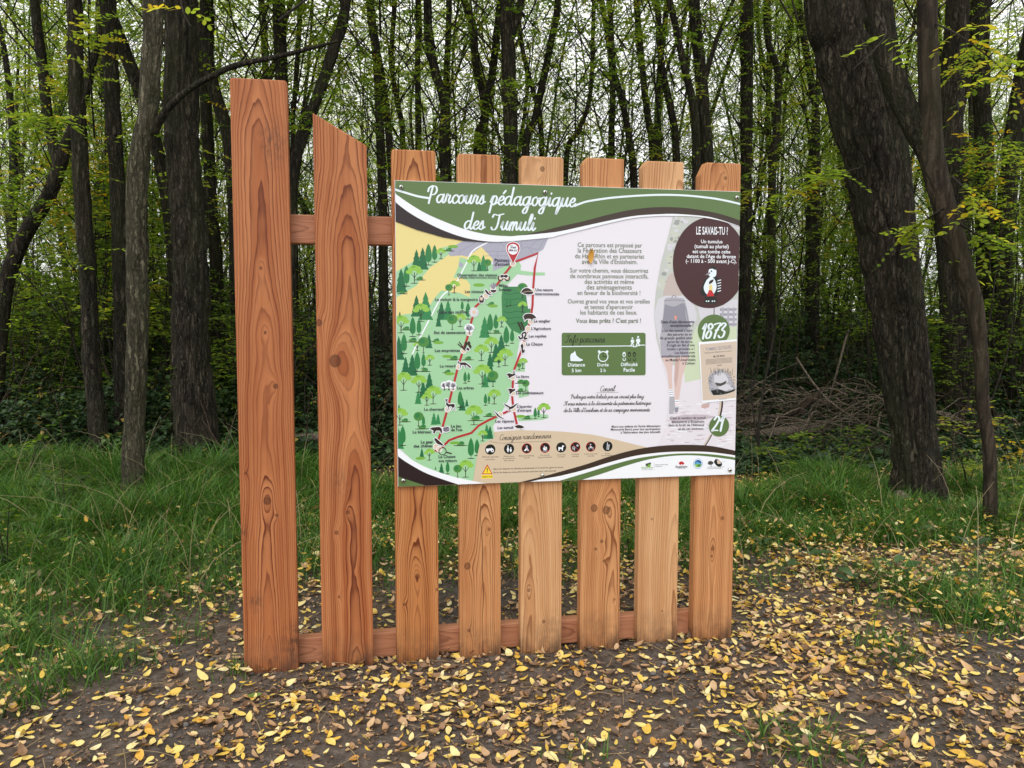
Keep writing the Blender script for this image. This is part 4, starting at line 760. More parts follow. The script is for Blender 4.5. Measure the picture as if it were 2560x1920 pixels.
# --- foot band
ft = new_print('footer_band', 'white foot of the board with brown and green swooshes', 7)
band(ft, ZP(5, 100, 915, 160, 965, 350, 1110, 550, 1210, 800, 1295, 1075, 1358, 1300, 1400), ZP(5, 100, 1010, 160, 1055, 300, 1150, 500, 1260, 700, 1335, 890, 1398, 950, 1420), 'white')
band(ft, ZP(5, 100, 1010, 160, 1055, 300, 1150, 500, 1260, 700, 1335, 890, 1398, 980, 1425), ZP(5, 100, 1278, 160, 1302, 330, 1358, 500, 1412, 560, 1440), 'dark')
ft.poly(clampb(ZP(5, 100, 1278, 160, 1302, 330, 1358, 500, 1412, 560, 1440, 560, 1500, 100, 1500)), 'green')
BL = ZP(5, 1700, 1385, 1760, 1365, 1900, 1333) + ZP(6, 0, 1295, 300, 1220, 600, 1130, 900, 1055, 1200, 1015, 1500, 1003, 1800, 1010, 2120, 1050)
GU = ZP(6, -60, 1370, 20, 1345, 300, 1262, 600, 1170, 900, 1090, 1200, 1045, 1500, 1025, 1800, 1035, 2120, 1075)
GL = ZP(6, 200, 1370, 290, 1335, 500, 1270, 800, 1170, 1100, 1090, 1400, 1052, 1700, 1055, 2120, 1105)
band(ft, BU, BL, 'brown'); band(ft, BL, GU, 'white'); band(ft, GU, GL, 'green'); band(ft, GL, [(Z(6, 200, 1340)[0], EPS), (BW * .8, EPS), (BW - EPS, EPS)], 'white')
lg = new_print('logo_strip', 'row of small sponsor logos in the lower right corner', 8)
def lg_blob(n, k, *xy): lg.poly([tuple(q) for q in spline(ZP(n, *xy, xy[0], xy[1]), 3)[:-1]], k)
lg_blob(6, 'inkg', 1025, 1150, 1060, 1140, 1090, 1135, 1080, 1175, 1050, 1185, 1030, 1175); lg_blob(6, 'lime2', 1050, 1165, 1085, 1150, 1080, 1185, 1050, 1192); sans(lg, 'FÉDÉRATION', Z(6, 975, 1207), Z(6, 1112, 1205), 'lime2', True); sans(lg, 'des chasseurs du Haut-Rhin', Z(6, 978, 1224), Z(6, 1110, 1222), 'inkg')
lg.strip(ZP(6, 1128, 1135, 1128, 1222), .0006, 'grey', False); sans(lg, 'Chasse, Faune, Forêt', Z(6, 1140, 1168), Z(6, 1292, 1164), 'inkg'); sans(lg, 'et biodiversité', Z(6, 1140, 1186), Z(6, 1222, 1184), 'inkg')
lg_blob(6, 'red2', 1422, 1145, 1440, 1125, 1470, 1125, 1490, 1145, 1470, 1165, 1460, 1150, 1445, 1165); sans(lg, 'Ensisheim', Z(6, 1386, 1198), Z(6, 1526, 1195), 'ink', True); sans(lg, 'la ville en vert', Z(6, 1408, 1211), Z(6, 1505, 1209), 'inkg')
c0 = Z(6, 1655, 1148); lg.disc(c0, .0128, 'sky', 30); lg.disc(c0, .0118, 'white', 30); lg.disc(c0, .0096, 'blue', 30)
lg.poly(ZP(6, 1610, 1150, 1640, 1120, 1680, 1140, 1700, 1150, 1690, 1175, 1655, 1194, 1620, 1178), 'sky'); lg.poly(ZP(6, 1612, 1162, 1655, 1148, 1700, 1155, 1690, 1178, 1655, 1194, 1620, 1180), 'lime'); lg.poly(ZP(6, 1640, 1160, 1700, 1155, 1685, 1182, 1660, 1190), 'patch')
lg_blob(6, 'inkg', 1770, 1140, 1790, 1118, 1825, 1120, 1840, 1145, 1815, 1160, 1785, 1160); lg.strip(ZP(6, 1812, 1155, 1812, 1188), .0012, 'inkg', False); lg_blob(6, 'black', 1845, 1130, 1865, 1095, 1900, 1100, 1920, 1120, 1945, 1150, 1930, 1180, 1890, 1180, 1860, 1150); lg.poly(ZP(6, 1880, 1110, 1915, 1105, 1930, 1150, 1890, 1150), 'leafp')
lg.strip(ZP(6, 1765, 1190, 1975, 1187), .0008, 'inkg', False); sans(lg, "Les amis de la forêt d'Ensisheim", Z(6, 1765, 1213), Z(6, 1938, 1207), 'inkg')
for k in range(6): lg.disc(Z(6, 1925 + 11 * k, 1128 - 2 * (k % 2)), .0006, 'inkg', 6)
flush_sans()
for p in prints: p.build(stuff=p.name in ('place_names', 'map_pictograms', 'intro_text', 'advice_text', 'thanks_text', 'photo_caption', 'fact_text', 'logo_strip', 'map_print', 'title_lettering'))

# --- dome bolts
M_STEEL = mat_flat('steel', (.62, .62, .60), .28, .5, 1); M_HOLE = mat_flat('socket', (.03, .03, .03), .6)
def bolt_mesh(r=.0085):
    prof = [(1, 0), (1, .15), (.93, .42), (.75, .68), (.5, .85), (.38, .88)]; V = []; F = []; n = 20
    for pr, pz in prof: V += [(r * pr * math.cos(a), -r * pz, r * pr * math.sin(a)) for a in np.linspace(0, 2 * math.pi, n, False)]
    for k in range(len(prof) - 1):
        for i in range(n): F.append((k * n + i, k * n + (i + 1) % n, (k + 1) * n + (i + 1) % n, (k + 1) * n + i))
    b = len(V); V += [(r * .34 * math.cos(a), -r * .45, r * .34 * math.sin(a)) for a in np.linspace(0, 2 * math.pi, 6, False)] + [(r * .38 * math.cos(a), -r * .88, r * .38 * math.sin(a)) for a in np.linspace(0, 2 * math.pi, 6, False)]
    for i in range(6): F.append((b + 6 + i, b + 6 + (i + 1) % 6, b + (i + 1) % 6, b + i))
    F.append(tuple(b + i for i in range(6)))
    me = bpy.data.meshes.new('bolt'); me.from_pydata(V, [], F); me.materials.append(M_STEEL); me.materials.append(M_HOLE)
    for i, p in enumerate(me.polygons): p.use_smooth = i < (len(prof) - 1) * n; p.material_index = 0 if i < (len(prof) - 1) * n else 1
    return me
BM_ = bolt_mesh()
for n, x, y in ((1, 205, 136), (1, 1932, 197), (2, 2120, 262), (5, 230, 1350), (5, 1905, 1287), (6, 2036, 1222)):
    u, z = Z(n, x, y); o = link('bolt', BM_, board); o.location = (u, -.0040, z)

# ------------------------------------------------------------------ leaves: shared geometry
LEAF_S = np.array([0, .12, .35, .65, .88, 1.0]); LEAF_W = np.array([0.03, .55, 1, .95, .5, .03])
def leaf_batch(P, L, Wd, yaw, tilt, roll, curl, fold, twist=None):
    """oval leaves; P (n,3) centres; returns verts (n*18,3), quads"""
    n = len(P); k = len(LEAF_S); s = (LEAF_S - .5)
    x = s[None, :, None] * L[:, None, None] * np.ones((1, 1, 3))
    sd = np.array([-1, 0, 1.])
    y = sd[None, None, :] * LEAF_W[None, :, None] * Wd[:, None, None] / 2
    z = curl[:, None, None] * (s[None, :, None] ** 2 * 4) * L[:, None, None] * .5 + fold[:, None, None] * np.abs(y)
    if twist is not None: z = z + twist[:, None, None] * s[None, :, None] * y * 2
    V = np.stack([x, y, z], -1).reshape(n, -1, 3)
    cr, sr = np.cos(roll), np.sin(roll); ct, st = np.cos(tilt), np.sin(tilt); cy_, sy = np.cos(yaw), np.sin(yaw)
    a = V.copy(); a[..., 1] = V[..., 1] * cr[:, None] - V[..., 2] * sr[:, None]; a[..., 2] = V[..., 1] * sr[:, None] + V[..., 2] * cr[:, None]
    b = a.copy(); b[..., 0] = a[..., 0] * ct[:, None] - a[..., 2] * st[:, None]; b[..., 2] = a[..., 0] * st[:, None] + a[..., 2] * ct[:, None]
    c = b.copy(); c[..., 0] = b[..., 0] * cy_[:, None] - b[..., 1] * sy[:, None]; c[..., 1] = b[..., 0] * sy[:, None] + b[..., 1] * cy_[:, None]
    c += P[:, None, :]
    q = []
    for i in range(k - 1):
        for j in range(2): q.append((i * 3 + j, i * 3 + j + 1, (i + 1) * 3 + j + 1, (i + 1) * 3 + j)) if True else None
    q = np.array(q); Fq = (q[None] + (np.arange(n) * k * 3)[:, None, None]).reshape(-1, 4)
    return c.reshape(-1, 3), Fq, k * 3

# leaf stuck to the board
V, Fq, _ = leaf_batch(np.zeros((1, 3)), np.array([.052]), np.array([.022]), np.array([0.]), np.array([R(90)]), np.array([R(80)]), np.array([.12]), np.array([.15]))
V = np.stack([V[:, 0], -np.abs(V[:, 1]) * .5 - .0042, V[:, 2]], -1)
# rebuild as an upright oval lying on the sheet
s_ = LEAF_S - .5; V = []
for a, w in zip(s_, LEAF_W):
    for sd in (-1, 0, 1): V.append((sd * w * .0115 + .006 * (-a), -.0052 - .0035 * abs(sd) - .004 * (a * 2) ** 2, -a * .058))
me = mesh_np('stuck_leaf', V, Fq, [M_LITTER], attr={'tint': np.full(18, .47)})
sl = link('stuck_leaf', me); u, z = bxy(1476, 641); sl.location = tuple(_bo + FD * u + np.array([0, 0, z])); sl.rotation_euler.z = FY
tag(sl, 'small orange leaf stuck on the printed text of the board', 'leaf')

# ------------------------------------------------------------------ trees
def tube(pts, rad, nr=12, rough=0., seed=0, flare=0., wob=0., rings=None, ulen=None):
    """swept trunk; pts (n,3), rad (n)"""
    p = np.asarray(pts, float); r = np.asarray(rad, float); n = len(p)
    t = np.gradient(p, axis=0); t /= np.linalg.norm(t, axis=1)[:, None] + 1e-12
    ref = np.array([1., .13, 0]) if abs(t[:, 0]).mean() < .8 else np.array([0, .2, 1.])
    e1 = ref - (t @ ref)[:, None] * t; e1 /= np.linalg.norm(e1, axis=1)[:, None]; e2 = np.cross(t, e1)
    a = np.linspace(0, 2 * math.pi, nr, False)
    s = np.concatenate([[0], np.cumsum(np.linalg.norm(np.diff(p, axis=0), axis=1))])
    A, Sg = np.meshgrid(a, s)
    rr = r[:, None] * np.ones_like(A)
    if wob: rr = rr * (1 + wob * (fbm(np.cos(A) * 1.5 + 20 + seed, Sg * 2.2 + np.sin(A) * 1.5 + 50, 3) - .44) * 2)
    if rough:
        k = max(5, int(2 * math.pi * r.mean() / .038)); u = A / (2 * math.pi) * k
        def pn(uu, vv, kk):   # periodic in u
            i = np.floor(uu).astype(int); f = uu - i; f = f * f * (3 - 2 * f)
            return vnoise((i % kk) + seed * 13.0, vv) * (1 - f) + vnoise(((i + 1) % kk) + seed * 13.0, vv) * f
        drift = (vnoise(Sg * 3 + seed, A * 0 + 7) - .5) * 1.2
        q = pn(u + drift, Sg * 3.6 + 30, k); q2 = pn(u * 2 + drift, Sg * 16 + 60, 2 * k)
        rid = 1 - np.abs(q - .5) * 3.2
        rr = rr - rough * np.clip(rid, 0, 1) - rough * .5 * (q2 - .5)
        rr = rr * (1 + .04 * (vnoise(Sg * 1.7 + 5, A * 0 + seed) - .5))
    if flare:
        hz = np.clip(p[:, 2] - p[0, 2] - .12, 0, 9)[:, None]; rr = rr * (1 + flare * np.exp(-hz / .13) * (.55 + .45 * np.sin(A * 4 + seed) + .25 * np.sin(A * 7 + 2 * seed)))
    V = p[:, None, :] + e1[:, None, :] * (rr * np.cos(A))[..., None] + e2[:, None, :] * (rr * np.sin(A))[..., None]
    V = V.reshape(-1, 3)
    i = (np.arange(n - 1)[:, None] * nr + np.arange(nr)[None, :]).ravel(); j = (np.arange(n - 1)[:, None] * nr + (np.arange(nr)[None, :] + 1) % nr).ravel()
    F_ = np.stack([i, j, j + nr, i + nr], -1)
    return V, F_
class Parts:
    def __init__(s): s.V = []; s.F = []; s.n = 0
    def add(s, V, F_): s.V.append(V); s.F.append(F_ + s.n); s.n += len(V); return s
    def mesh(s, name, mat): return mesh_np(name, np.concatenate(s.V), np.concatenate(s.F), [mat])
def resample(pts, rad, step):
    p = np.array(spline(np.column_stack([pts, rad]), 10)); d = np.concatenate([[0], np.cumsum(np.linalg.norm(np.diff(p[:, :3], axis=0), axis=1))])
    m = max(4, int(d[-1] / step)); s = np.linspace(0, d[-1], m); return np.stack([np.interp(s, d, p[:, k]) for k in range(4)], 1)

# pinnate leaf sprays (many oval leaflets on one stalk)
def sprays(base, dirs, length, nl, lw, rg, droop=.25, tint=None, diamond=True):
    """base (n,3) stalk starts, dirs (n,3) unit; returns verts, quads, tint"""
    n = len(base); m = nl * 2 + 1
    up = np.array([0, 0, 1.]); side = np.cross(dirs, up); side /= np.linalg.norm(side, axis=1)[:, None] + 1e-9
    tt_ = np.concatenate([np.repeat(np.linspace(.18, .95, nl), 2), [1.02]]); sg = np.concatenate([np.tile([-1, 1], nl), [0]])
    c = base[:, None, :] + dirs[:, None, :] * (tt_[None, :, None] * length[:, None, None]); c = c - up * (droop * (tt_ ** 2)[None, :, None] * length[:, None, None])
    ll = lw[0] * (length / np.mean(length))[:, None] * rg.uniform(.75, 1.15, (n, m)); ww = ll * lw[1]
    ld = side[:, None, :] * sg[None, :, None] + dirs[:, None, :] * np.where(sg == 0, 1, .35)[None, :, None] + up * rg.uniform(-.45, .15, (n, m))[..., None]
    ld /= np.linalg.norm(ld, axis=2)[..., None]
    wd_ = np.cross(ld, up + rg.normal(0, .35, (n, m, 3))); wd_ /= np.linalg.norm(wd_, axis=2)[..., None] + 1e-9
    a = c; tip = c + ld * ll[..., None]; mid = c + ld * (ll * .5)[..., None]; l = mid + wd_ * (ww / 2)[..., None]; r = mid - wd_ * (ww / 2)[..., None]
    if diamond:
        V = np.stack([a, l, tip, r], 2).reshape(-1, 3); F_ = np.arange(len(V)).reshape(-1, 4); k = 4
    else:
        l1 = c + ld * (ll * .25)[..., None] + wd_ * (ww * .42)[..., None]; r1 = c + ld * (ll * .25)[..., None] - wd_ * (ww * .42)[..., None]
        l2 = c + ld * (ll * .75)[..., None] + wd_ * (ww * .42)[..., None]; r2 = c + ld * (ll * .75)[..., None] - wd_ * (ww * .42)[..., None]
        V = np.stack([a, l1, l, l2, tip, r2, r, r1], 2).reshape(-1, 3); F_ = np.arange(len(V)).reshape(-1, 8); k = 8
    if tint is None: tint = rg.uniform(0, 1, n)
    tv = np.clip(tint[:, None] + rg.normal(0, .07, (n, m)), 0, 1)
    return V, F_, np.repeat(tv.ravel(), k)

def crown_mesh(seed, zlo, zhi, rad, ncl, nsp, leaf=.055, yellow=.25):
    rg = np.random.default_rng(seed); bs = []; ds = []; tn = []
    tw = Parts()
    for k in range(ncl):
        f = (k + rg.random()) / ncl; z = zlo + (zhi - zlo) * f ** .8
        R_ = rad * (.35 + .9 * math.sin(math.pi * min(1, .18 + .75 * f))); a = rg.uniform(0, 6.283); rr = R_ * math.sqrt(rg.uniform(.05, 1))
        c = np.array([rr * math.cos(a), rr * math.sin(a), z]); ct = rg.beta(2, 2.2) * .72 + (rg.random() < yellow) * rg.uniform(.15, .35)
        nn = int(nsp * rg.uniform(.5, 1.4)); sg = np.array([.5, .5, .28]) * rg.uniform(.7, 1.3)
        b = c + rg.normal(0, 1, (nn, 3)) * sg; d = rg.normal(0, 1, (nn, 3)); d[:, 2] = d[:, 2] * .3 - .1; d /= np.linalg.norm(d, axis=1)[:, None]
        bs.append(b); ds.append(d); tn.append(np.clip(ct + rg.normal(0, .12, nn), 0, 1))
        m = c * np.array([.25, .25, 1]) - np.array([0, 0, rr * .9]); tw.add(*tube([m, (m + c) / 2 + rg.normal(0, .12, 3), c], [.011, .008, .003], 5))
        e = c + rg.normal(0, .55, 3); tw.add(*tube([(m + 3 * c) / 4, (c + e) / 2 + rg.normal(0, .06, 3), e], [.005, .004, .002], 4))
    b = np.concatenate(bs); n = len(b)
    V, F_, T = sprays(b, np.concatenate(ds), rg.uniform(.14, .26, n), 5, (leaf, .5), rg, tint=np.concatenate(tn))
    tv = np.concatenate(tw.V); tf = np.concatenate(tw.F)
    return mesh_np('crown', np.concatenate([V, tv]), [F_, tf + len(V)], [M_CROWN, M_TWIG], np.concatenate([np.zeros(len(F_)), np.ones(len(tf))]), attr={'tint': np.concatenate([T, np.zeros(len(tv))])})

CROWN_MID = [crown_mesh(100 + k, 2.2, 13.5, 1.9, 44, 36) for k in range(5)]
CROWN_LITE = [crown_mesh(300 + k, 2.6, 13.5, 1.8, 40, 17, yellow=.32) for k in range(4)]
CROWN_HIGH = [crown_mesh(200 + k, 5.2, 12.5, 2.1, 32, 30) for k in range(3)]

def hand_tree(label, pts, Y=None, mat=None, wpx=True, rough=0., nr=14, top=11., crown=None, limbs=(), lean=0., flare=.35, group=None, step=None, wob=.06):
    """pts: (px, py, width px) top to foot, as measured; last point is the foot when Y is None"""
    mat = mat or M_BARK_FAR
    if Y is None: Y = ground_at(pts[-1][0], pts[-1][1])[1]
    P = []
    y0 = pts[-1][1]
    for px, py, w in pts:
        yy = Y + lean * (y0 - py) / 1000; P.append((*at(px, py, yy), w / F_PX * yy / 2))
    P = np.array(P)[::-1]
    if P[0, 2] > .02:
        d = P[0, :3] - P[1, :3]; d = d / max(.3, -d[2]); foot = P[0, :3] + d * P[0, 2] * np.array([.6, .6, 1]); foot[2] = 0
        P = np.vstack([[*foot, P[0, 3] * 1.05], P])
    gz = float(ground_z(P[0, 0], P[0, 1])); P[0, 2] = gz - .12
    d = P[-1, :3] - P[-2, :3]; d /= np.linalg.norm(d); d = d * .6 + np.array([0, 0, .5]); d /= np.linalg.norm(d)
    cur = P[-1].copy(); hh = max(1., top - cur[2])
    for f in (.33, .66, 1.):
        j = np.array([rnd.uniform(-.25, .25), rnd.uniform(-.25, .25), 0]); q = cur[:3] + (d * hh * f) / max(d[2], .3) + j; P = np.vstack([P, [*q, cur[3] * (1 - f * .8)]])
    st = step or (.05 if rough else .16); Q = resample(P[:, :3], P[:, 3], st)
    base = np.array([P[0, 0], P[0, 1], gz]); z = Q[:, 2] - gz
    r = Q[:, 3] * (1 + .3 * flare * np.exp(-np.clip(z, 0, 9) / .3))
    root = thing('tree', label, 'tree', tuple(base), group)
    parts = Parts(); parts.add(*tube(Q[:, :3] - base, r, nr, rough, rnd.randint(0, 60), flare, wob=wob))
    link('trunk', parts.mesh('trunk', mat), root)
    for lb in limbs:
        name, lp_, ly = lb; pp = np.array([(*at(px, py, Y + ly * i / max(1, len(lp_) - 1)), w / F_PX * Y / 2) for i, (px, py, w) in enumerate(lp_)])
        q = resample(pp[:, :3], pp[:, 3], .08); v, f = tube(q[:, :3] - base, q[:, 3], 10, 0, 3, wob=.08)
        link(name, mesh_np(name, v, f, [M_BARK if mat in (M_BARK_PALE, M_BARK_SMOOTH) else mat]), root)
    if crown is not None:
        c = link('crown', crown, root); top_pt = P[-1, :3] - base; k = P[-1, 2] / 12.5
        mid_ = Q[np.argmin(abs(Q[:, 2] - P[-1, 2] * .75)), :3] - base
        c.location = (mid_[0], mid_[1], 0); c.rotation_euler.z = rnd.uniform(0, 6.28); c.scale = (1, 1, max(.8, k))
    return root, base, Y

HI = lambda: rnd.choice(CROWN_HIGH)
MI = lambda: rnd.choice(CROWN_MID)
LI = lambda: rnd.choice(CROWN_LITE)
TREES = {}
def ht(key, *a, **k): TREES[key] = hand_tree(*a, **k)
# left group
ht('T1', 'slim furrowed trunk, second upright from the left edge in the left group', [(183, -20, 37), (190, 200, 39), (200, 400, 40), (218, 670, 41), (228, 894, 42), (244, 1057, 46), (252, 1165, 50)], mat=M_BARK, rough=.012, nr=40, crown=HI(), top=10)
ht('T2', 'dark straight trunk just behind the pale forked trunk', [(264, -20, 36), (277, 163, 36), (285, 325, 36), (295, 490, 38), (302, 700, 40), (306, 900, 42), (310, 1100, 46)], Y=7.7, mat=M_BARK, rough=.010, nr=32, crown=HI(), top=11)
ht('T3', 'pale grey furrowed trunk with a long bent side branch', [(384, -20, 50), (378, 142, 50), (370, 285, 51), (352, 366, 52), (344, 488, 53), (344, 650, 54), (342, 894, 55), (334, 1138, 57), (336, 1262, 63)], mat=M_BARK_PALE, rough=.014, nr=56, crown=HI(), top=11, step=.035,
   limbs=[('branch', [(384, 330, 24), (407, 287, 20), (447, 244, 16), (490, 212, 14), (529, 191, 13), (590, 163, 13), (692, 142, 11), (760, 125, 9), (848, 102, 5)], -.5)])
ht('T4', 'dark trunk leaning to the right behind the pale forked trunk', [(258, -30, 32), (300, 100, 32), (350, 230, 32), (392, 370, 32), (425, 540, 34), (445, 800, 38), (455, 1050, 42)], Y=8.6, mat=M_BARK, crown=MI(), top=9)
ht('T5', 'thickest dark trunk of the left group, deeply furrowed', [(447, -20, 82), (452, 163, 83), (456, 325, 84), (468, 488, 87), (478, 671, 91), (478, 853, 94), (484, 1016, 101), (497, 1170, 112)], mat=M_BARK, rough=.030, nr=80, crown=HI(), top=12, step=.035)
ht('T6', 'dark trunk curving behind the left edge of the tallest plank', [(515, -20, 30), (519, 142, 30), (540, 240, 30), (557, 293, 31), (575, 366, 32), (590, 600, 34), (600, 1000, 40)], Y=9.0, mat=M_BARK, crown=MI(), top=11)
ht('T6b', 'straight dark trunk between the thickest left trunk and the tallest plank', [(508, 60, 26), (513, 224, 28), (521, 366, 29), (529, 530, 30), (541, 671, 32), (548, 1000, 38)], Y=9.8, mat=M_BARK, crown=MI(), top=10)
ht('T7', 'dark upright trunk rising behind the top of the tallest plank', [(697, -20, 30), (704, 195, 31), (712, 500, 32), (716, 1000, 38)], Y=9.4, mat=M_BARK, crown=MI(), top=12)
ht('T8', 'dark trunk leaning right between the two tallest planks', [(864, -20, 26), (834, 122, 28), (793, 244, 29), (753, 346, 29), (732, 447, 30), (728, 529, 30), (724, 800, 33), (720, 1050, 37)], Y=8.3, mat=M_BARK, rough=.008, nr=28, crown=HI(), top=10)
ht('T8b', 'thin dark stem crossing behind the long bent side branch', [(748, -20, 12), (740, 200, 12), (732, 325, 12), (738, 600, 14), (742, 1000, 16)], Y=11, crown=MI(), top=9)
ht('T9', 'crooked leaning trunk crossing the left edge of the picture', [(225, 180, 20), (205, 270, 22), (178, 330, 25), (152, 405, 33), (122, 488, 34), (61, 590, 36), (20, 690, 37), (2, 800, 38), (-12, 950, 42)], Y=8.2, mat=M_BARK, crown=None, top=4.2,
   limbs=[('limb', [(150, 412, 32), (134, 366, 27), (118, 285, 26), (106, 163, 25), (92, 60, 24), (80, -60, 22)], .3)])
ht('T10', 'thin leaning trunk low at the left edge', [(40, 560, 22), (12, 500, 22), (30, 650, 24), (60, 760, 26), (90, 1000, 30)][2:], Y=10.5, crown=MI(), top=7)
ht('T11', 'mossy trunk deep behind the left group', [(285, 330, 40), (262, 480, 48), (255, 700, 52), (258, 1000, 58)], Y=11.5, crown=MI(), top=9)
# centre group, behind the board
ht('C2', 'slim forked trunk left of the first short plank', [(925, -20, 20), (942, 142, 21), (950, 325, 22), (957, 541, 23), (960, 1000, 27)], Y=10.5, crown=LI(), limbs=[('limb', [(945, 140, 18), (963, 244, 16), (972, 340, 17), (980, 460, 18)], .2)])
ht('C3', 'thin wavy stem above the first short plank', [(987, -20, 12), (979, 155, 12), (999, 285, 13), (1007, 370, 14), (1012, 900, 18)], Y=13, crown=LI())
ht('C4', 'thin straight stem above the right corner of the first short plank', [(1044, -20, 14), (1044, 163, 14), (1046, 366, 16), (1048, 900, 20)], Y=12.5, crown=LI())
ht('C5', 'dark S-bent trunk between the first and second short planks', [(1068, -20, 20), (1072, 102, 21), (1093, 195, 22), (1113, 268, 23), (1109, 366, 24), (1113, 452, 25), (1112, 900, 30)], Y=9.6, mat=M_BARK, crown=LI())
ht('C6', 'straight thin trunk beside the S-bent one', [(1122, -20, 14), (1117, 203, 15), (1121, 452, 16), (1124, 900, 19)], Y=11.5, crown=LI())
ht('C7', 'bent trunk rising over the second short plank', [(1158, -20, 17), (1182, 61, 18), (1190, 163, 18), (1211, 264, 19), (1207, 382, 21), (1205, 900, 25)], Y=10.8, mat=M_BARK, crown=LI())
ht('C8', 'trunk leaning left against the big straight trunk over the board', [(1255, -20, 17), (1247, 40, 18), (1231, 183, 19), (1211, 305, 21), (1195, 378, 24), (1188, 900, 30)], Y=11.2, mat=M_BARK, crown=LI())
ht('C9', 'big straight dark trunk between the second and third short planks', [(1270, -20, 34), (1272, 163, 35), (1276, 325, 36), (1276, 460, 37), (1278, 960, 45)], Y=9.2, mat=M_BARK, rough=.010, nr=32, crown=LI(), limbs=[('limb', [(1276, 90, 26), (1292, 40, 20), (1308, -20, 17)], .2)])
ht('C10', 'slanting slim trunk above the third short plank', [(1396, -20, 17), (1378, 102, 17), (1353, 224, 18), (1333, 317, 19), (1313, 386, 20), (1302, 900, 25)], Y=10.4, mat=M_BARK, crown=LI())
ht('C11', 'thin stem crossing the slanting slim trunk', [(1300, -20, 9), (1306, 122, 11), (1337, 244, 12), (1353, 346, 13), (1362, 900, 17)], Y=12.2, crown=LI())
ht('C12', 'pale thin curved stem over the gap right of the third short plank', [(1486, -20, 10), (1483, 60, 10), (1475, 244, 11), (1443, 333, 13), (1414, 420, 15), (1408, 900, 20)], Y=11.8, mat=M_BARK_SMOOTH, crown=LI())
ht('C13', 'wavy thin trunk above the fourth short plank', [(1500, -20, 13), (1524, 122, 14), (1532, 244, 15), (1528, 378, 16), (1530, 900, 20)], Y=12.8, crown=LI())
ht('C14', 'thin trunk bending right above the gap beside the fourth short plank', [(1520, -20, 14), (1532, 163, 15), (1553, 244, 16), (1573, 346, 17), (1585, 468, 19), (1588, 900, 24)], Y=11, mat=M_BARK, crown=LI())
ht('C15', 'slim trunk rising over the fifth short plank', [(1590, -20, 15), (1605, 163, 16), (1618, 285, 17), (1632, 398, 18), (1638, 900, 22)], Y=12, crown=LI())
ht('C16', 'thin upright stem over the right half of the fifth short plank', [(1668, -20, 13), (1650, 163, 14), (1642, 366, 16), (1644, 900, 19)], Y=13.2, crown=LI())
ht('C17', 'leaning slim trunk over the right edge of the fifth short plank', [(1640, -20, 14), (1654, 163, 16), (1675, 264, 18), (1691, 395, 19), (1698, 900, 23)], Y=11.4, mat=M_BARK, crown=LI())
# right group
ht('R1', 'slim trunk with a thin forked limb left of the last plank', [(1672, -20, 15), (1684, 40, 16), (1709, 163, 17), (1737, 285, 19), (1741, 447, 22), (1745, 900, 27)], Y=9.4, mat=M_BARK, crown=MI(), limbs=[('limb', [(1735, 275, 14), (1766, 183, 13), (1794, 94, 11), (1842, -20, 9)], .2)])
ht('R2', 'dark upright trunk just above the last plank', [(1735, -20, 27), (1750, 163, 29), (1762, 325, 31), (1768, 420, 33), (1775, 900, 40)], Y=9.8, mat=M_BARK, crown=HI())
ht('R3', 'straight mid-grey trunk just right of the board', [(1867, -20, 32), (1867, 203, 32), (1865, 407, 30), (1863, 671, 30), (1860, 880, 32), (1858, 1010, 36)], Y=11.8, mat=M_BARK, rough=.010, nr=28, crown=HI(), top=13)
ht('R4', 'thin wavy trunk halfway between the board and the big leaning trunk', [(1918, -20, 15), (1920, 102, 16), (1945, 183, 17), (1941, 325, 18), (1930, 447, 19), (1926, 980, 24)], Y=12.6, crown=MI())
ht('R4b', 'thin stem left of the big leaning trunk', [(1996, -20, 15), (2022, 163, 16), (2032, 244, 17), (2040, 330, 18), (2036, 960, 22)], Y=13.4, crown=MI())
ht('R4c', 'pale slender stem touching the left side of the big leaning trunk', [(2052, 60, 12), (2046, 203, 13), (2026, 447, 15), (2020, 940, 19)], Y=13.8, crown=MI())
ht('R5', 'biggest trunk, dark and leaning, right of the board', [(2080, -60, 134), (2107, 122, 132), (2145, 285, 132), (2178, 407, 132), (2201, 570, 122), (2212, 671, 112), (2238, 813, 106), (2262, 975, 104), (2284, 1100, 108), (2302, 1262, 120)], mat=M_BARK, rough=.034, nr=96, crown=HI(), top=11, step=.03)
ht('R6', 'dark trunk pressed behind the biggest leaning trunk', [(2190, 40, 58), (2225, 244, 58), (2245, 407, 58), (2262, 570, 58), (2284, 772, 56), (2306, 1000, 60)], Y=7.6, mat=M_BARK, rough=.012, nr=40, crown=HI(), top=10)
ht('R7', 'smooth brown forked tree with a kinked stem near the right edge', [(2319, -20, 46), (2323, 203, 50), (2327, 366, 58), (2352, 488, 54), (2384, 590, 50), (2408, 671, 47), (2438, 772, 42), (2453, 894, 33), (2457, 1016, 31), (2474, 1138, 31), (2478, 1325, 33)], mat=M_BARK_SMOOTH, rough=.003, nr=40, crown=HI(), top=9, step=.04, flare=.2,
   limbs=[('limb', [(2352, 480, 40), (2318, 380, 52), (2270, 285, 56), (2222, 163, 60), (2205, 60, 60), (2192, -80, 58)], .1)])
ht('R8', 'dark thick trunk in shade behind the smooth forked tree', [(2370, 420, 66), (2384, 690, 72), (2394, 894, 74), (2400, 1040, 80)], Y=9.6, mat=M_BARK, rough=.012, nr=36, crown=HI(), top=10)
ht('R9', 'straight dark trunk second from the right edge', [(2453, -20, 44), (2453, 203, 42), (2461, 407, 45), (2466, 671, 47), (2470, 900, 50), (2472, 1020, 54)], Y=10.6, mat=M_BARK, rough=.012, nr=32, crown=HI(), top=12)
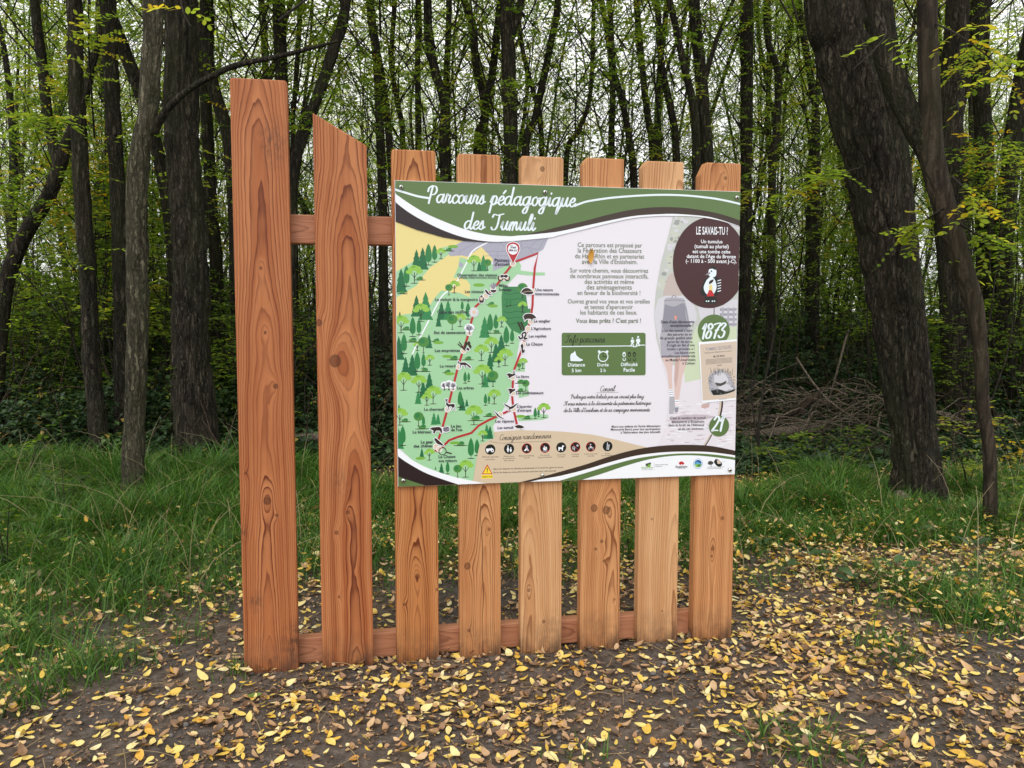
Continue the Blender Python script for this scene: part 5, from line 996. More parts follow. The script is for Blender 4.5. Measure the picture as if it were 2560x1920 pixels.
ht('R10', 'slim crooked trunk left of the straight dark right one', [(2425, -20, 24), (2417, 183, 26), (2392, 305, 29), (2405, 447, 30), (2412, 900, 34)], Y=11.4, mat=M_BARK, crown=MI(), top=12)
ht('R11', 'dark leaning trunk cut by the right edge', [(2585, 60, 42), (2551, 244, 44), (2527, 407, 45), (2506, 650, 47), (2502, 1000, 54)], Y=10.2, mat=M_BARK, rough=.010, nr=32, crown=HI(), top=11)

# ------------------------------------------------------------------ the wood behind
def trunk_variant(seed):
    rg = np.random.default_rng(seed); P = Parts(); H = rg.uniform(12.5, 16); n = 44; z = np.linspace(-.5, H, n)
    ph1, ph2 = rg.uniform(0, 6.28, 2); lean = rg.normal(0, .05, 2)
    x = lean[0] * z + .22 * np.sin(z * rg.uniform(.5, .9) + ph1) + .08 * np.sin(z * 1.9 + ph2); y = lean[1] * z + .2 * np.sin(z * .6 + ph2)
    x -= x[1]; y -= y[1]
    r0 = rg.uniform(.028, .056); r = r0 * (1 - .82 * np.clip(z, 0, H) / H); p = np.stack([x, y, z], 1); P.add(*tube(p, r, 8, wob=.1))
    nf = rg.integers(0, 3)
    def limb(i, out, rise, rr, L):
        a = rg.uniform(0, 6.28); d = np.array([math.cos(a) * out, math.sin(a) * out, rise]); d /= np.linalg.norm(d); s = np.linspace(0, 1, 9)
        q = p[i] + d * (s[:, None] * L) + np.array([0, 0, .22]) * (s[:, None] ** 2) * L + np.stack([.1 * np.sin(s * 7 + a), .1 * np.cos(s * 6 + a), s * 0], 1) * (L * .35) * s[:, None]
        P.add(*tube(q, rr * (1 - .85 * s), 6)); return q
    for k in range(nf): limb(int(rg.integers(5, 18)), .28, 1, r0 * .7, rg.uniform(6, 9))
    for k in range(5):
        q = limb(int(rg.integers(6, 40)), rg.uniform(.5, 1.1), rg.uniform(.2, .9), r0 * .25, rg.uniform(1.0, 2.6))
        for m in range(2):
            i = int(rg.integers(3, 8)); e = q[i] + rg.normal(0, .45, 3) + np.array([0, 0, .15]); P.add(*tube([q[i], (q[i] + e) / 2 + rg.normal(0, .05, 3), e], [.006, .005, .002], 4))
    return P.mesh('trunk', M_BARK_FAR)
TV = [trunk_variant(500 + k) for k in range(9)]
placed = [tuple(v[1][:2]) for v in TREES.values()]
count = 0; tries = 0
ZONES = ((-1e9, 'left of the slim furrowed trunk'), (190, 'left of the pale forked trunk'), (400, 'around the thickest left trunk'), (600, 'behind the two tallest planks'), (930, 'over the first two short planks'), (1270, 'over the middle short planks'), (1600, 'over the last two planks'), (1870, 'just right of the board'), (2230, 'behind the biggest leaning trunk'), (2420, 'near the right edge'))
def zone(x, y):
    px = 1280 + F_PX * x / y; return [z for a, z in ZONES if px >= a][-1]
def bgtree(x, y, sc):
    t = thing('tree', None, 'tree', (x, y, float(ground_z(x, y))), 'far trees of the wood')
    far_ = 'slender nearer tree' if y < 19 else 'thin tree halfway back' if y < 32 else 'very thin distant tree'
    t['label'] = far_ + ', ' + zone(x, y); t['group'] = t['label'].replace(',', '').replace('tree', 'trees', 1)
    t.rotation_euler.z = rnd.uniform(0, 6.28); t.scale = (sc * rnd.uniform(.9, 1.25),) * 2 + (sc,)
    a = link('trunk', rnd.choice(TV), t); c = link('crown', rnd.choice(CROWN_LITE if -.08 < x / y < .30 or rnd.random() < .5 else CROWN_MID), t); c.rotation_euler.z = rnd.uniform(0, 6.28)
while count < 278 and tries < 6000:
    tries += 1
    y = 9.5 + 42 * rnd.random() ** (.85 if count < 150 else .45); x = rnd.uniform(-1, 1) * (.90 * y + 3)
    if any((x - a) ** 2 + (y - b) ** 2 < (.55 + .012 * y) ** 2 for a, b in placed): continue
    # a lighter, thinner stand straight ahead
    if -.10 < x / y < .34 and rnd.random() < .38: continue
    if y < 13 and abs(x) < 4 and rnd.random() < .6: continue
    placed.append((x, y)); bgtree(x, y, rnd.uniform(.8, 1.15)); count += 1

k = 0
while k < 14:      # the leafy stand right of the board
    y = rnd.uniform(15, 40); x = y * rnd.uniform(.29, .46)
    if any((x - a) ** 2 + (y - b) ** 2 < .6 for a, b in placed): continue
    placed.append((x, y)); bgtree(x, y, rnd.uniform(.85, 1.1)); k += 1
# ------------------------------------------------------------------ undergrowth
def bramble(n, xy, hfun, size=(.035, .075), seed=1):
    rg = np.random.default_rng(seed); x, y = xy(rg, n); h = hfun(x, y); keep = h > .02; x, y, h = x[keep], y[keep], h[keep]; n = len(x)
    z = ground_z(x, y) + h * rg.beta(2.2, 1.3, n)
    # leaves in threes
    L = rg.uniform(*size, n); k = 3
    P = np.repeat(np.stack([x, y, z], 1), k, 0); yaw0 = rg.uniform(0, 6.28, n); yaw = (yaw0[:, None] + np.array([-1.2, 0, 1.2])).ravel(); Lr = np.repeat(L, k) * rg.uniform(.8, 1.15, n * k)
    tilt = rg.normal(-.15, .4, n * k)
    d = np.stack([np.cos(yaw) * np.cos(tilt), np.sin(yaw) * np.cos(tilt), np.sin(tilt)], 1); s = np.stack([-np.sin(yaw), np.cos(yaw), rg.normal(0, .35, n * k)], 1); up = np.array([0, 0, 1.])
    a = P + d * (Lr * .15)[:, None]; m1 = P + d * (Lr * .55)[:, None]; tip = P + d * (Lr * 1.15)[:, None]; w = (Lr * .36)[:, None]; f = up * (Lr * .10)[:, None]
    l = m1 + s * w + f; r = m1 - s * w + f
    V = np.stack([a, l, tip, r], 1).reshape(-1, 3); F_ = np.arange(len(V)).reshape(-1, 4)
    F2 = np.concatenate([F_[:, [0, 1, 2]], F_[:, [0, 2, 3]]])
    T = np.repeat(np.clip(np.repeat(rg.beta(1.6, 2.2, n), k) + rg.normal(0, .06, n * k) + (rg.random(n * k) < .02) * .6, 0, 1), 4)
    return V, F2, T
def xy_wedge(y0, y1, xl=-1.0, xr=1.0, pw=1.0):
    def f(rg, n):
        y = y0 + (y1 - y0) * rg.random(n) ** pw; x = rg.uniform(xl, xr, n) * (.86 * y + 1.5); return x, y
    return f
def h_thicket(x, y):
    m = fbm(x * .5 + 3, y * .5 + 8, 3)
    left = np.clip((y - 6.6 - 2.2 * (fbm(x * .9 + 20, y * .9, 3) - .3)) / 3.2, 0, 1); side = np.clip((-.3 - x) / 1.5, 0, 1)
    hl = left * (.5 + 2.2 * m) * (.6 + .4 * side)
    brush = np.exp(-(((x - 3.5) / 1.9) ** 2 + ((y - 8.9) / 2.6) ** 2) ** 2)
    return np.clip(hl * (1 - .93 * brush), 0, 2.0)
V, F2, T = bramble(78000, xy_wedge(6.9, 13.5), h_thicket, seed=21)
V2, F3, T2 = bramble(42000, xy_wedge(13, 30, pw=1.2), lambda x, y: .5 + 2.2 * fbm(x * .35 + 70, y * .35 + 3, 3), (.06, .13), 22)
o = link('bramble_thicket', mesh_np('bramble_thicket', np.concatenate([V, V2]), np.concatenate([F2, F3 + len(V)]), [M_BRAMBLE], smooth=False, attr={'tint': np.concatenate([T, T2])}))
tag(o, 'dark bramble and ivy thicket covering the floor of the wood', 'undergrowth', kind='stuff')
# thin arching bramble canes and saplings
P = Parts(); rg = np.random.default_rng(77)
for k in range(560):
    y = rg.uniform(6.9, 16); x = rg.uniform(-1, 1) * (.72 * y); h = float(h_thicket(np.array([x]), np.array([y]))[0]) + rg.uniform(.2, .7); a = rg.uniform(0, 6.28); L = rg.uniform(.4, 1.3); s = np.linspace(0, 1, 7)
    q = np.stack([x + math.cos(a) * L * s, y + math.sin(a) * L * s, ground_z(x, y) + h * np.sin(s * rg.uniform(1.4, 2.6))], 1); P.add(*tube(q, np.linspace(.006, .002, 7), 4))
o = link('bramble_canes', P.mesh('bramble_canes', M_CANE)); tag(o, 'thin bare canes arching out of the bramble thicket', 'undergrowth', kind='stuff')

P = Parts(); rg = np.random.default_rng(78)
for k in range(330):
    y = rg.uniform(7.6, 24); x = rg.uniform(-1, 1) * (.72 * y); H = rg.uniform(.8, 4.2); s = np.linspace(0, 1, 9); l = rg.normal(0, .16, 2) * H; a = rg.uniform(0, 6.28)
    q = np.stack([x + l[0] * s + .05 * np.sin(s * 7 + a), y + l[1] * s, ground_z(x, y) - .05 + H * s], 1); P.add(*tube(q, np.linspace(rg.uniform(.006, .016), .002, 9), 5))
    for m in range(rg.integers(1, 5)):
        i = rg.integers(3, 8); e = q[i] + np.array([rg.normal(0, .3), rg.normal(0, .2), rg.uniform(.05, .45)]) * min(1.4, H * .5); P.add(*tube([q[i], (q[i] + e) / 2 + rg.normal(0, .03, 3), e], [.005, .004, .0015], 4))
o = link('bare_saplings', P.mesh('bare_saplings', M_TWIG)); tag(o, 'thin bare saplings standing up through the thicket', 'undergrowth', kind='stuff')
# shrubs standing in the wood
def shrub_mesh(seed, h, r, n, yellow=.12, leaf=.06):
    rg = np.random.default_rng(seed); ncl = 16; bs = []; ds = []; tn = []; P = Parts()
    for k in range(ncl):
        a = rg.uniform(0, 6.28); z = h * rg.uniform(.2, 1.0); rr = r * math.sqrt(rg.random()) * (1.1 - .5 * z / h); c = np.array([rr * math.cos(a), rr * math.sin(a), z]); m = n // ncl
        b = c + rg.normal(0, 1, (m, 3)) * np.array([.3, .3, .2]); d = rg.normal(0, 1, (m, 3)); d[:, 2] *= .3; d /= np.linalg.norm(d, axis=1)[:, None]; bs.append(b); ds.append(d); tn.append(np.clip(rg.beta(1.6, 3) * .8 + (rg.random() < yellow) * .4 + rg.normal(0, .1, m), 0, 1))
        P.add(*tube([(rr * .1 * math.cos(a), rr * .1 * math.sin(a), -.1), (c[0] * .5, c[1] * .5, z * .6), tuple(c)], [.014, .009, .003], 5))
    b = np.concatenate(bs)
    V, F_, T = sprays(b, np.concatenate(ds), rg.uniform(.12, .22, len(b)), 3, (leaf, .5), rg, tint=np.concatenate(tn))
    return mesh_np('foliage', V, F_, [M_CROWN], attr={'tint': T}), P.mesh('stems', M_TWIG)
SH = [shrub_mesh(900 + k, h, r, n) for k, (h, r, n) in enumerate(((2.2, .9, 520), (2.8, 1.0, 600), (1.7, 1.1, 480), (3.4, 1.1, 700)))]
for k in range(112):
    y = 10.5 + 26 * rnd.random(); x = rnd.uniform(-1, 1) * (.74 * y + 1)
    if k >= 85: y = rnd.uniform(8.3, 11); x = rnd.choice((-1, -1, 1)) * rnd.uniform(.30, .66) * y
    if k in (90, 93, 96, 99, 102, 105): y = rnd.uniform(13, 20); x = y * rnd.uniform(.29, .42)
    if ((x - 3.5) / 2.1) ** 2 + ((y - 9.2) / 2.8) ** 2 < 1: continue
    f, s_m = SH[k % 4]
    t = thing('shrub', ('near ' if y < 18 else 'farther ' if y < 27 else 'distant ') + 'leafy green shrub under the trees, ' + zone(x, y), 'shrub', (x, y, float(ground_z(x, y))), ('near ' if y < 18 else 'farther ' if y < 27 else 'distant ') + 'shrubs ' + zone(x, y)); t.rotation_euler.z = rnd.uniform(0, 6.28); sc = rnd.uniform(.8, 1.35); t.scale = (sc,) * 3
    o = link('foliage', f, t); link('stem', s_m, t)
# the far side of the wood, one mass
V, F_, T = None, None, None
rg = np.random.default_rng(31); n = 12000
ang = rg.uniform(-1.1, 1.1, n); dist = rg.uniform(50, 62, n); bz = rg.random(n) ** 1.5 * (3.5 + 3 * fbm(ang * 14, ang * 0 + 3, 3)); b = np.stack([np.sin(ang) * dist, np.cos(ang) * dist, bz], 1)
d = rg.normal(0, 1, (n, 3)); d[:, 2] *= .3; d /= np.linalg.norm(d, axis=1)[:, None]
V, F_, T = sprays(b, d, rg.uniform(.6, 1.1, n), 3, (.34, .6), rg, tint=np.clip(rg.beta(2, 3, n) + (rg.random(n) < .1) * .3, 0, 1))
o = link('distant_thicket', mesh_np('distant_thicket', V, F_, [M_CROWN], attr={'tint': T})); tag(o, 'far leafy edge of the wood closing the view between the trunks', 'thicket', kind='stuff')

# ------------------------------------------------------------------ leafy twigs in view, parts of their trees
def twig(key, pts, Y0, Y1, nspray, tint, spread=.3, ln=.2, leaf=.045, seed=0):
    root, base, Y = TREES[key]; rg = np.random.default_rng(1000 + seed); m = len(pts)
    p = np.array([at(px, py, Y0 + (Y1 - Y0) * i / (m - 1)) for i, (px, py) in enumerate(pts)]); q = np.array(spline(p, 6))
    v, f = tube(q - base, np.linspace(.007, .002, len(q)), 5); tw = link('twig', mesh_np('twig', v, f, [M_TWIG]), root)
    s = rg.uniform(.25, 1, nspray); i = (s * (len(q) - 1)).astype(int); b = q[i]
    dr = np.gradient(q, axis=0)[i]; dr /= np.linalg.norm(dr, axis=1)[:, None]; d = dr * .6 + rg.normal(0, 1, (nspray, 3)) * np.array([1, 1, .35]); d /= np.linalg.norm(d, axis=1)[:, None]
    L = rg.uniform(.7, 1.2, nspray) * ln
    V, F_, T = sprays(b - base, d, L, 6, (leaf, .5), rg, droop=spread, tint=np.clip(rg.normal(tint, .16, nspray), 0, 1), diamond=False)
    lv = link('leaf_cluster', mesh_np('leaf_cluster', V, F_, [M_CROWN], attr={'tint': T}), tw); lv['kind'] = 'stuff'
twig('R5', [(2150, 420), (2060, 445), (1990, 470), (1935, 485)], 5.6, 5.9, 22, .62, seed=1)
twig('R5', [(2140, 450), (2090, 430), (2050, 425)], 5.6, 5.2, 9, .5, seed=2)
twig('R5', [(2190, 30), (2215, 80), (2180, 130), (2130, 175)], 4.2, 3.9, 2, .55, seed=3)
twig('R7', [(2360, 520), (2300, 560), (2250, 600)], 5.0, 5.3, 14, .6, seed=4)
twig('R7', [(2380, 440), (2420, 480), (2470, 540)], 5.0, 4.8, 10, .75, seed=5)
twig('R7', [(2400, 560), (2450, 590), (2520, 620)], 5.0, 5.2, 16, .55, seed=6)
twig('R7', [(2340, 60), (2400, 90), (2480, 150), (2550, 220)], 5.0, 4.6, 22, .62, seed=7, ln=.24)
twig('R9', [(2470, 60), (2440, 130), (2390, 180)], 8.0, 7.6, 26, .6, seed=8, ln=.26)
twig('R9', [(2480, 300), (2520, 380), (2560, 420)], 7.4, 7.0, 20, .5, seed=9, ln=.26)
twig('R2', [(1790, 430), (1850, 460), (1890, 480)], 9.0, 8.6, 10, .75, seed=10)
twig('T9', [(130, 420), (90, 330), (60, 240), (30, 160)], 7.8, 7.2, 34, .42, seed=11, ln=.26)
twig('T9', [(140, 320), (170, 230), (150, 150)], 7.8, 7.4, 26, .66, seed=12, ln=.25)
twig('T1', [(205, 260), (225, 190), (245, 120), (240, 60)], 6.8, 6.6, 22, .62, seed=13, ln=.24)
twig('T1', [(200, 330), (150, 300), (90, 290)], 7, 6.6, 24, .5, seed=14, ln=.24)
twig('T9', [(60, 590), (80, 540), (40, 500), (0, 470)], 8, 7.6, 26, .3, seed=15, ln=.28)
twig('T5', [(455, -40), (452, 0), (462, 40), (478, 66)], 3.9, 3.85, 2, .84, seed=16, ln=.16)
twig('C9', [(1276, 300), (1300, 260), (1290, 210)], 9, 8.8, 18, .45, seed=17, ln=.26)
twig('C9', [(1274, 390), (1230, 360), (1190, 340)], 9.1, 8.8, 14, .4, seed=18, ln=.26)
twig('T8', [(745, 360), (700, 300), (640, 240)], 8.2, 8.0, 12, .5, seed=19, ln=.25)
twig('R3', [(1865, 560), (1900, 600), (1960, 640)], 11, 10.6, 18, .35, seed=20, ln=.3)
twig('R11', [(2530, 480), (2480, 420), (2440, 380)], 9.6, 9, 22, .5, seed=21, ln=.3)

# ------------------------------------------------------------------ logs and brushwood on the right, scrap on the left
def log(name, label, cat, pts, r, mat, nr=16, rough=.006):
    p = np.array(pts, float); Q = resample(p, np.asarray(r, float), .06); b = p[0].copy(); b[2] = 0
    root = thing(name, label, cat, tuple(b)); v, f = tube(Q[:, :3] - b, Q[:, 3], nr, rough, 4, wob=.1)
    n = len(Q); caps = np.array([[i for i in range(nr)][::-1], [(n - 1) * nr + i for i in range(nr)]])
    link('stem', mesh_np('stem', v, [f, caps], [mat]), root)
log('fallen_log', 'pale barkless log lying low beside the right edge of the board', 'log', [at(1830, 1098, 8.9), at(1920, 1085, 9.0), at(2060, 1068, 9.2)], [.06, .065, .05], M_STICK)
log('fallen_log', 'thinner log lying behind the pale barkless one', 'log', [at(1830, 1058, 9.6), at(1940, 1045, 9.7), at(2010, 1030, 9.9)], [.045, .045, .03], M_STICK)
log('dead_branch', 'dark dead branch propped up on the brushwood pile', 'branch', [at(1960, 1040, 9.3), at(2010, 1015, 9.3), at(2052, 980, 9.3)], [.04, .045, .04], M_BARK_SMOOTH, 10, 0)
log('dead_branch', 'thin upright broken branch standing behind the brushwood pile', 'branch', [at(2075, 990, 9.9), at(2100, 900, 9.9), at(2118, 835, 9.9), at(2122, 828, 9.8)], [.012, .014, .014, .008], M_STICK, 8, 0)
P = Parts(); rg = np.random.default_rng(5)
for k in range(430):
    x = rg.normal(3.6, 1.6); y = rg.normal(9.7, 1.3)
    if x < 2.2 or y < 8.3: continue
    z = rg.uniform(.02, .62) * math.exp(-((x - 3.6) / 2.6) ** 2) * rg.uniform(.4, 1); a = rg.uniform(0, 6.28); L = rg.uniform(.3, 1.5); t_ = rg.normal(0, .25); s = np.linspace(-.5, .5, 6)
    q = np.stack([x + math.cos(a) * L * s, y + math.sin(a) * L * s, z + .05 + t_ * L * s + .08 * np.sin(s * 5 + a)], 1); q[:, 2] = np.maximum(q[:, 2], .02); P.add(*tube(q, np.linspace(.011, .004, 6) * rg.uniform(.5, 1.2), 5))
o = link('brushwood_pile', P.mesh('brushwood_pile', M_STICK)); tag(o, 'tangled heap of dry grey brushwood right of the board', 'brushwood', kind='stuff')
# leafy locust shoot in front of the logs
root = thing('locust_shoot', 'low green locust shoot with paired leaflets in front of the pale log', 'plant', tuple(at(2210, 1180, 7.6) * np.array([1, 1, 0])))
b0 = np.array(root.location); rg = np.random.default_rng(8); q = np.array(spline([b0, at(2205, 1100, 7.6), at(2150, 1060, 7.55), at(2060, 1058, 7.5), at(1980, 1078, 7.5)], 6)); v, f = tube(q - b0, np.linspace(.008, .003, len(q)), 5); link('stem', mesh_np('stem', v, f, [M_TWIG]), root)
b = q[(np.linspace(.25, 1, 9) * (len(q) - 1)).astype(int)]; d = np.stack([rg.uniform(-1, .2, 9), rg.uniform(-.6, .3, 9), rg.uniform(-.4, .1, 9)], 1); d /= np.linalg.norm(d, axis=1)[:, None]
V, F_, T = sprays(b - b0, d, rg.uniform(.3, .42, 9), 7, (.062, .46), rg, tint=rg.uniform(.05, .3, 9), diamond=False); o = link('leaf_cluster', mesh_np('leaf_cluster', V, F_, [M_CROWN], attr={'tint': T}), root); o['kind'] = 'stuff'
for i, (px, py, h, tn_, lab) in enumerate(((1975, 1200, .35, .45, 'low green seedling below the pale log, nearest the board'), (2090, 1190, .4, .25, 'low green seedling below the pale log, nearest the biggest leaning trunk'), (2385, 1180, .55, .68, 'yellow green seedling between the biggest leaning trunk and the kinked sapling'), (2420, 1240, .4, .55, 'small seedling touching the left side of the kinked sapling'), (2535, 1210, .6, .8, 'yellow leaved seedling at the right edge of the picture'), (2545, 1330, .35, .5, 'low green seedling in the grass at the right edge'), (70, 1250, .55, .12, 'dark leafy seedling in the grass at the left edge'), (165, 1330, .45, .10, 'dark leafy seedling standing in front of the slim furrowed trunk'), (20, 1440, .40, .15, 'lowest dark leafy seedling at the left edge'))):
    g = ground_at(px, py); zz = float(ground_z(g[0], g[1])); root = thing('seedling', lab, 'plant', (g[0], g[1], zz)); rg = np.random.default_rng(60 + i); st_ = Parts(); bs = []; ds = []
    for m in range(3):
        a = rg.uniform(0, 6.28); q = np.array(spline([(0, 0, 0), (math.cos(a) * h * .15, math.sin(a) * h * .15, h * .55), (math.cos(a) * h * .5, math.sin(a) * h * .5, h * rg.uniform(.75, 1.1))], 5)); st_.add(*tube(q, np.linspace(.004, .0015, len(q)), 5))
        for w_ in range(4): bs.append(q[rg.integers(4, len(q))]); v_ = rg.normal(0, 1, 3) * np.array([1, 1, .3]); ds.append(v_ / np.linalg.norm(v_))
    link('stem', st_.mesh('stem', M_TWIG), root); V, F_, T = sprays(np.array(bs), np.array(ds), rg.uniform(.16, .28, len(bs)), 5, (.048, .5), rg, tint=np.clip(rg.normal(tn_, .12, len(bs)), 0, 1), diamond=False)
    o = link('leaf_cluster', mesh_np('leaf_cluster', V, F_, [M_CROWN], attr={'tint': T}), root); o['kind'] = 'stuff'
P = Parts(); rg = np.random.default_rng(45)
for k in range(150):
    y = rg.uniform(3.7, 7.2); x = rg.choice((-1, -1, 1)) * rg.uniform(.26, .66) * y; L = rg.uniform(.2, .6); a = rg.uniform(0, 6.28); s = np.linspace(0, 1, 6); b_ = rg.uniform(.2, 1.1)
    q = np.stack([x + math.cos(a) * L * b_ * s ** 2, y + math.sin(a) * L * b_ * s ** 2, ground_z(x, y) + L * (s - .3 * b_ * s ** 3)], 1); P.add(*tube(q, np.linspace(.0022, .0008, 6), 4))
o = link('dry_grass_stalks', P.mesh('dry_grass_stalks', NT('dry_stalk').m)); tag(o, 'long dry pale stalks bending over the green grass', 'grass', kind='stuff')
_t = o.data.materials[0].node_tree; _b = _t.nodes.new('ShaderNodeBsdfPrincipled'); _b.inputs['Base Color'].default_value = (.32, .26, .14, 1); _b.inputs['Roughness'].default_value = .7; _t.links.new(_b.outputs[0], [n for n in _t.nodes if n.type == 'OUTPUT_MATERIAL'][0].inputs[0])
# stump and scrap
def rock(name, label, cat, px, py, r, mat, sq=(1, 1, .7), seed=0):
    bm = bmesh.new(); bmesh.ops.create_icosphere(bm, subdivisions=3, radius=r); rg = np.random.default_rng(seed); o1 = rg.uniform(0, 90)
    for v in bm.verts: f = 1 + .5 * (fbm(np.array(v.co.x / r * 1.2 + o1), np.array(v.co.y / r * 1.2 + v.co.z / r * 1.7 + o1), 3) - .44); v.co = Vector((v.co.x * sq[0] * f, v.co.y * sq[1] * f, v.co.z * sq[2] * f))
    me = bpy.data.meshes.new(name); bm.to_mesh(me); bm.free(); me.materials.append(mat); o = link(name, me); g = ground_at(px, py); o.location = (g[0], g[1], float(ground_z(g[0], g[1])) + r * sq[2] * .5); return tag(o, label, cat)
M_STONE = mat_bark('stone', (.06, .055, .05), (.24, .22, .20), .05, 1.2, .3)
rock('broken_stump', 'small broken stump at the foot of the biggest leaning trunk', 'stump', 2248, 1278, .085, M_STICK, (1, .8, 1.1), 3)
rock('grey_stone', 'pale grey stone half hidden between the two tallest planks', 'stone', 756, 1090, .13, mat_flat('pale_stone', (.32, .30, .29), .9), (1, .8, .7), 4)
log('fallen_log', 'short log on the dark ground between the two tallest planks', 'log', [at(700, 1100, 7.6), at(760, 1096, 7.6), at(850, 1092, 7.7)], [.05, .05, .045], M_STICK)

# ------------------------------------------------------------------ grass
BLOBS = [(250, 1290, 1.5, 1.5, 1.0), (60, 1260, 1.2, 1.6, 1.0), (-250, 1260, 1.5, 1.7, 1.0), (-150, 1450, .8, .8, .9), (2800, 1280, 1.4, 1.5, .9), (2750, 1500, .6, .6, .7), (450, 1240, 1.0, 1.4, 1.), (130, 1450, .8, .7, .9), (430, 1450, .5, .45, .6), (690, 1290, .6, 1.0, .9), (900, 1270, .8, .9, .9), (1150, 1290, .8, .9, .9), (1400, 1270, .8, 1.0, .95), (1650, 1280, .8, 1.0, .95), (1880, 1280, .7, 1.0, 1.0), (2080, 1260, .8, 1.0, 1.0), (2200, 1330, .6, .6, .8), (2420, 1300, .8, 1.0, .8), (2540, 1330, .6, .9, .8),
         (2400, 1520, .36, .40, .95), (2540, 1500, .3, .4, .7), (230, 1690, .20, .22, .6), (30, 1620, .25, .45, .75), (60, 1760, .14, .22, .5), (640, 1700, .10, .12, .35), (1930, 1850, .16, .12, .6), (2010, 1900, .14, .10, .55), (2190, 1640, .16, .14, .5), (1450, 1880, .12, .08, .2), (1880, 1440, .25, .3, .5), (480, 1600, .12, .14, .4), (1020, 1440, .3, .25, .35), (1500, 1420, .3, .25, .35), (700, 1420, .4, .35, .65), (880, 1400, .4, .35, .6), (1120, 1400, .4, .35, .6), (1270, 1380, .4, .4, .6), (1420, 1390, .4, .4, .65), (1580, 1380, .4, .4, .65), (1720, 1390, .4, .4, .6), (2150, 1440, .3, .25, .45)]
BG = [(*ground_at(px, py)[:2], rx, ry, w) for px, py, rx, ry, w in BLOBS]
def grass_density(x, y):
    wx = (fbm(x * 1.1 + 11, y * 1.1 + 5, 3) - .44) * 1.5; wy = (fbm(x * 1.1 + 61, y * 1.1 + 35, 3) - .44) * 1.7; far_ = np.clip((y - 4.5) / 1.5, .25, 1); x = x + wx * far_; y = y + wy * far_
    d = np.zeros_like(x)
    for bx, by, rx, ry, w in BG: d = np.maximum(d, w * np.exp(-(((x - bx) / rx) ** 2 + ((y - by) / ry) ** 2) ** 1.5))
    return d * np.clip(.35 + 1.5 * (fbm(x * 3.1 + 2, y * 3.1 + 4, 3) - .2), 0, 1)
def grass(n, y0, y1, seed):
    rg = np.random.default_rng(seed); y = rg.uniform(y0, y1, n); x = rg.uniform(-1, 1, n) * (.82 * y + .6); k = rg.random(n) < grass_density(x, y); x, y = x[k], y[k]; n = len(x); dn = grass_density(x, y)
    H = (.04 + .15 * dn) * rg.uniform(.35, 1.6, n) * (1 + .4 * np.clip((y - 5) / 2, 0, 1)) * (1 + .5 * np.clip((-.9 - x) / .8, 0, 1) * fbm(x * 1.7 + 31, y * 1.7, 2) * 2); W = rg.uniform(.0014, .0034, n) * (1 + .15 * (y - 3)); yaw = rg.uniform(0, 6.28, n); bend = rg.uniform(.3, 1.5, n) * H; face = yaw + rg.normal(1.57, .5, n)
    s = np.array([0, .4, .75, 1.0]); wv = np.array([1, .9, .55, .0])
    c = np.stack([x, y, ground_z(x, y) - .005], 1)[:, None, :] + np.stack([np.cos(yaw)[:, None] * (s ** 2) * bend[:, None], np.sin(yaw)[:, None] * (s ** 2) * bend[:, None], H[:, None] * (s - .25 * s ** 3 * (bend / H)[:, None])], -1)
    off = np.stack([np.cos(face), np.sin(face), np.zeros(n)], 1)[:, None, :] * (W[:, None, None] * wv[None, :, None])
    V = np.concatenate([(c - off)[:, :3], (c + off)[:, :3], c[:, 3:]], 1)   # 0..2 left, 3..5 right, 6 tip
    q = np.array([[0, 3, 4, 1], [1, 4, 5, 2]]); t = np.array([[2, 5, 6]]); o_ = (np.arange(n) * 7)[:, None, None]
    T = np.repeat(np.clip(rg.beta(1.6, 1.6, n) * .92 + (rg.random(n) < .08) * .5 + .1 * (fbm(x, y, 2) - .4), 0, 1), 7)
    return V.reshape(-1, 3), (q[None] + o_).reshape(-1, 4), (t[None] + o_).reshape(-1, 3), T
Vs = []; Qs = []; Ts = []; tn = []; nn = 0
for n, a, b, sd in ((92000, 2.2, 4.6, 1), (172000, 4.6, 6.6, 2), (104000, 6.6, 9.0, 3)):
    V, q, t, T = grass(n, a, b, sd); Vs.append(V); Qs.append(q + nn); Ts.append(t + nn); tn.append(T); nn += len(V)
o = link('grass', mesh_np('grass', np.concatenate(Vs), [np.concatenate(Qs), np.concatenate(Ts)], [M_GRASS], attr={'tint': np.concatenate(tn)})); tag(o, 'bright green grass along the edge of the wood', 'grass', kind='stuff')

# ------------------------------------------------------------------ fallen leaves
rg = np.random.default_rng(99)
def litter_density(x, y):
    g = grass_density(x, y); cl = np.clip(.22 + 1.75 * (fbm(x * 2.3 + 7, y * 2.3 + 1, 3) - .2), .1, 1)
    right = np.clip(.75 + .12 * x, .55, 1.0)
    far = np.clip((8.5 - y) / 3, .12, 1)
    return cl * (1 - .68 * np.clip(g, 0, 1)) * right * far
n = 112000; y = 1.7 + 7.4 * rg.random(n) ** 1.05; x = rg.uniform(-1, 1, n) * (.82 * y + .6)
k = rg.random(n) < litter_density(x, y) * np.clip(y / 4.2, .5, 1.3); x, y = x[k], y[k]; n = len(x)
g = grass_density(x, y); L = rg.uniform(.020, .050, n) * np.where(rg.random(n) < .06, 1.35, 1); Wd = L * rg.uniform(.36, .52, n)
tint = np.clip(np.where(rg.random(n) < .42, rg.uniform(.02, .36, n), rg.beta(2.6, 1.5, n) * .66 + .36), 0, 1)
tilt = rg.normal(0, .22, n) + g * rg.normal(0, .4, n); roll = rg.normal(0, .3, n) + g * rg.normal(0, .4, n); curl = np.where(tint < .33, rg.uniform(.1, .9, n), rg.uniform(-.1, .4, n)); fold = np.where(tint < .33, rg.uniform(.1, .8, n), rg.uniform(-.05, .3, n))
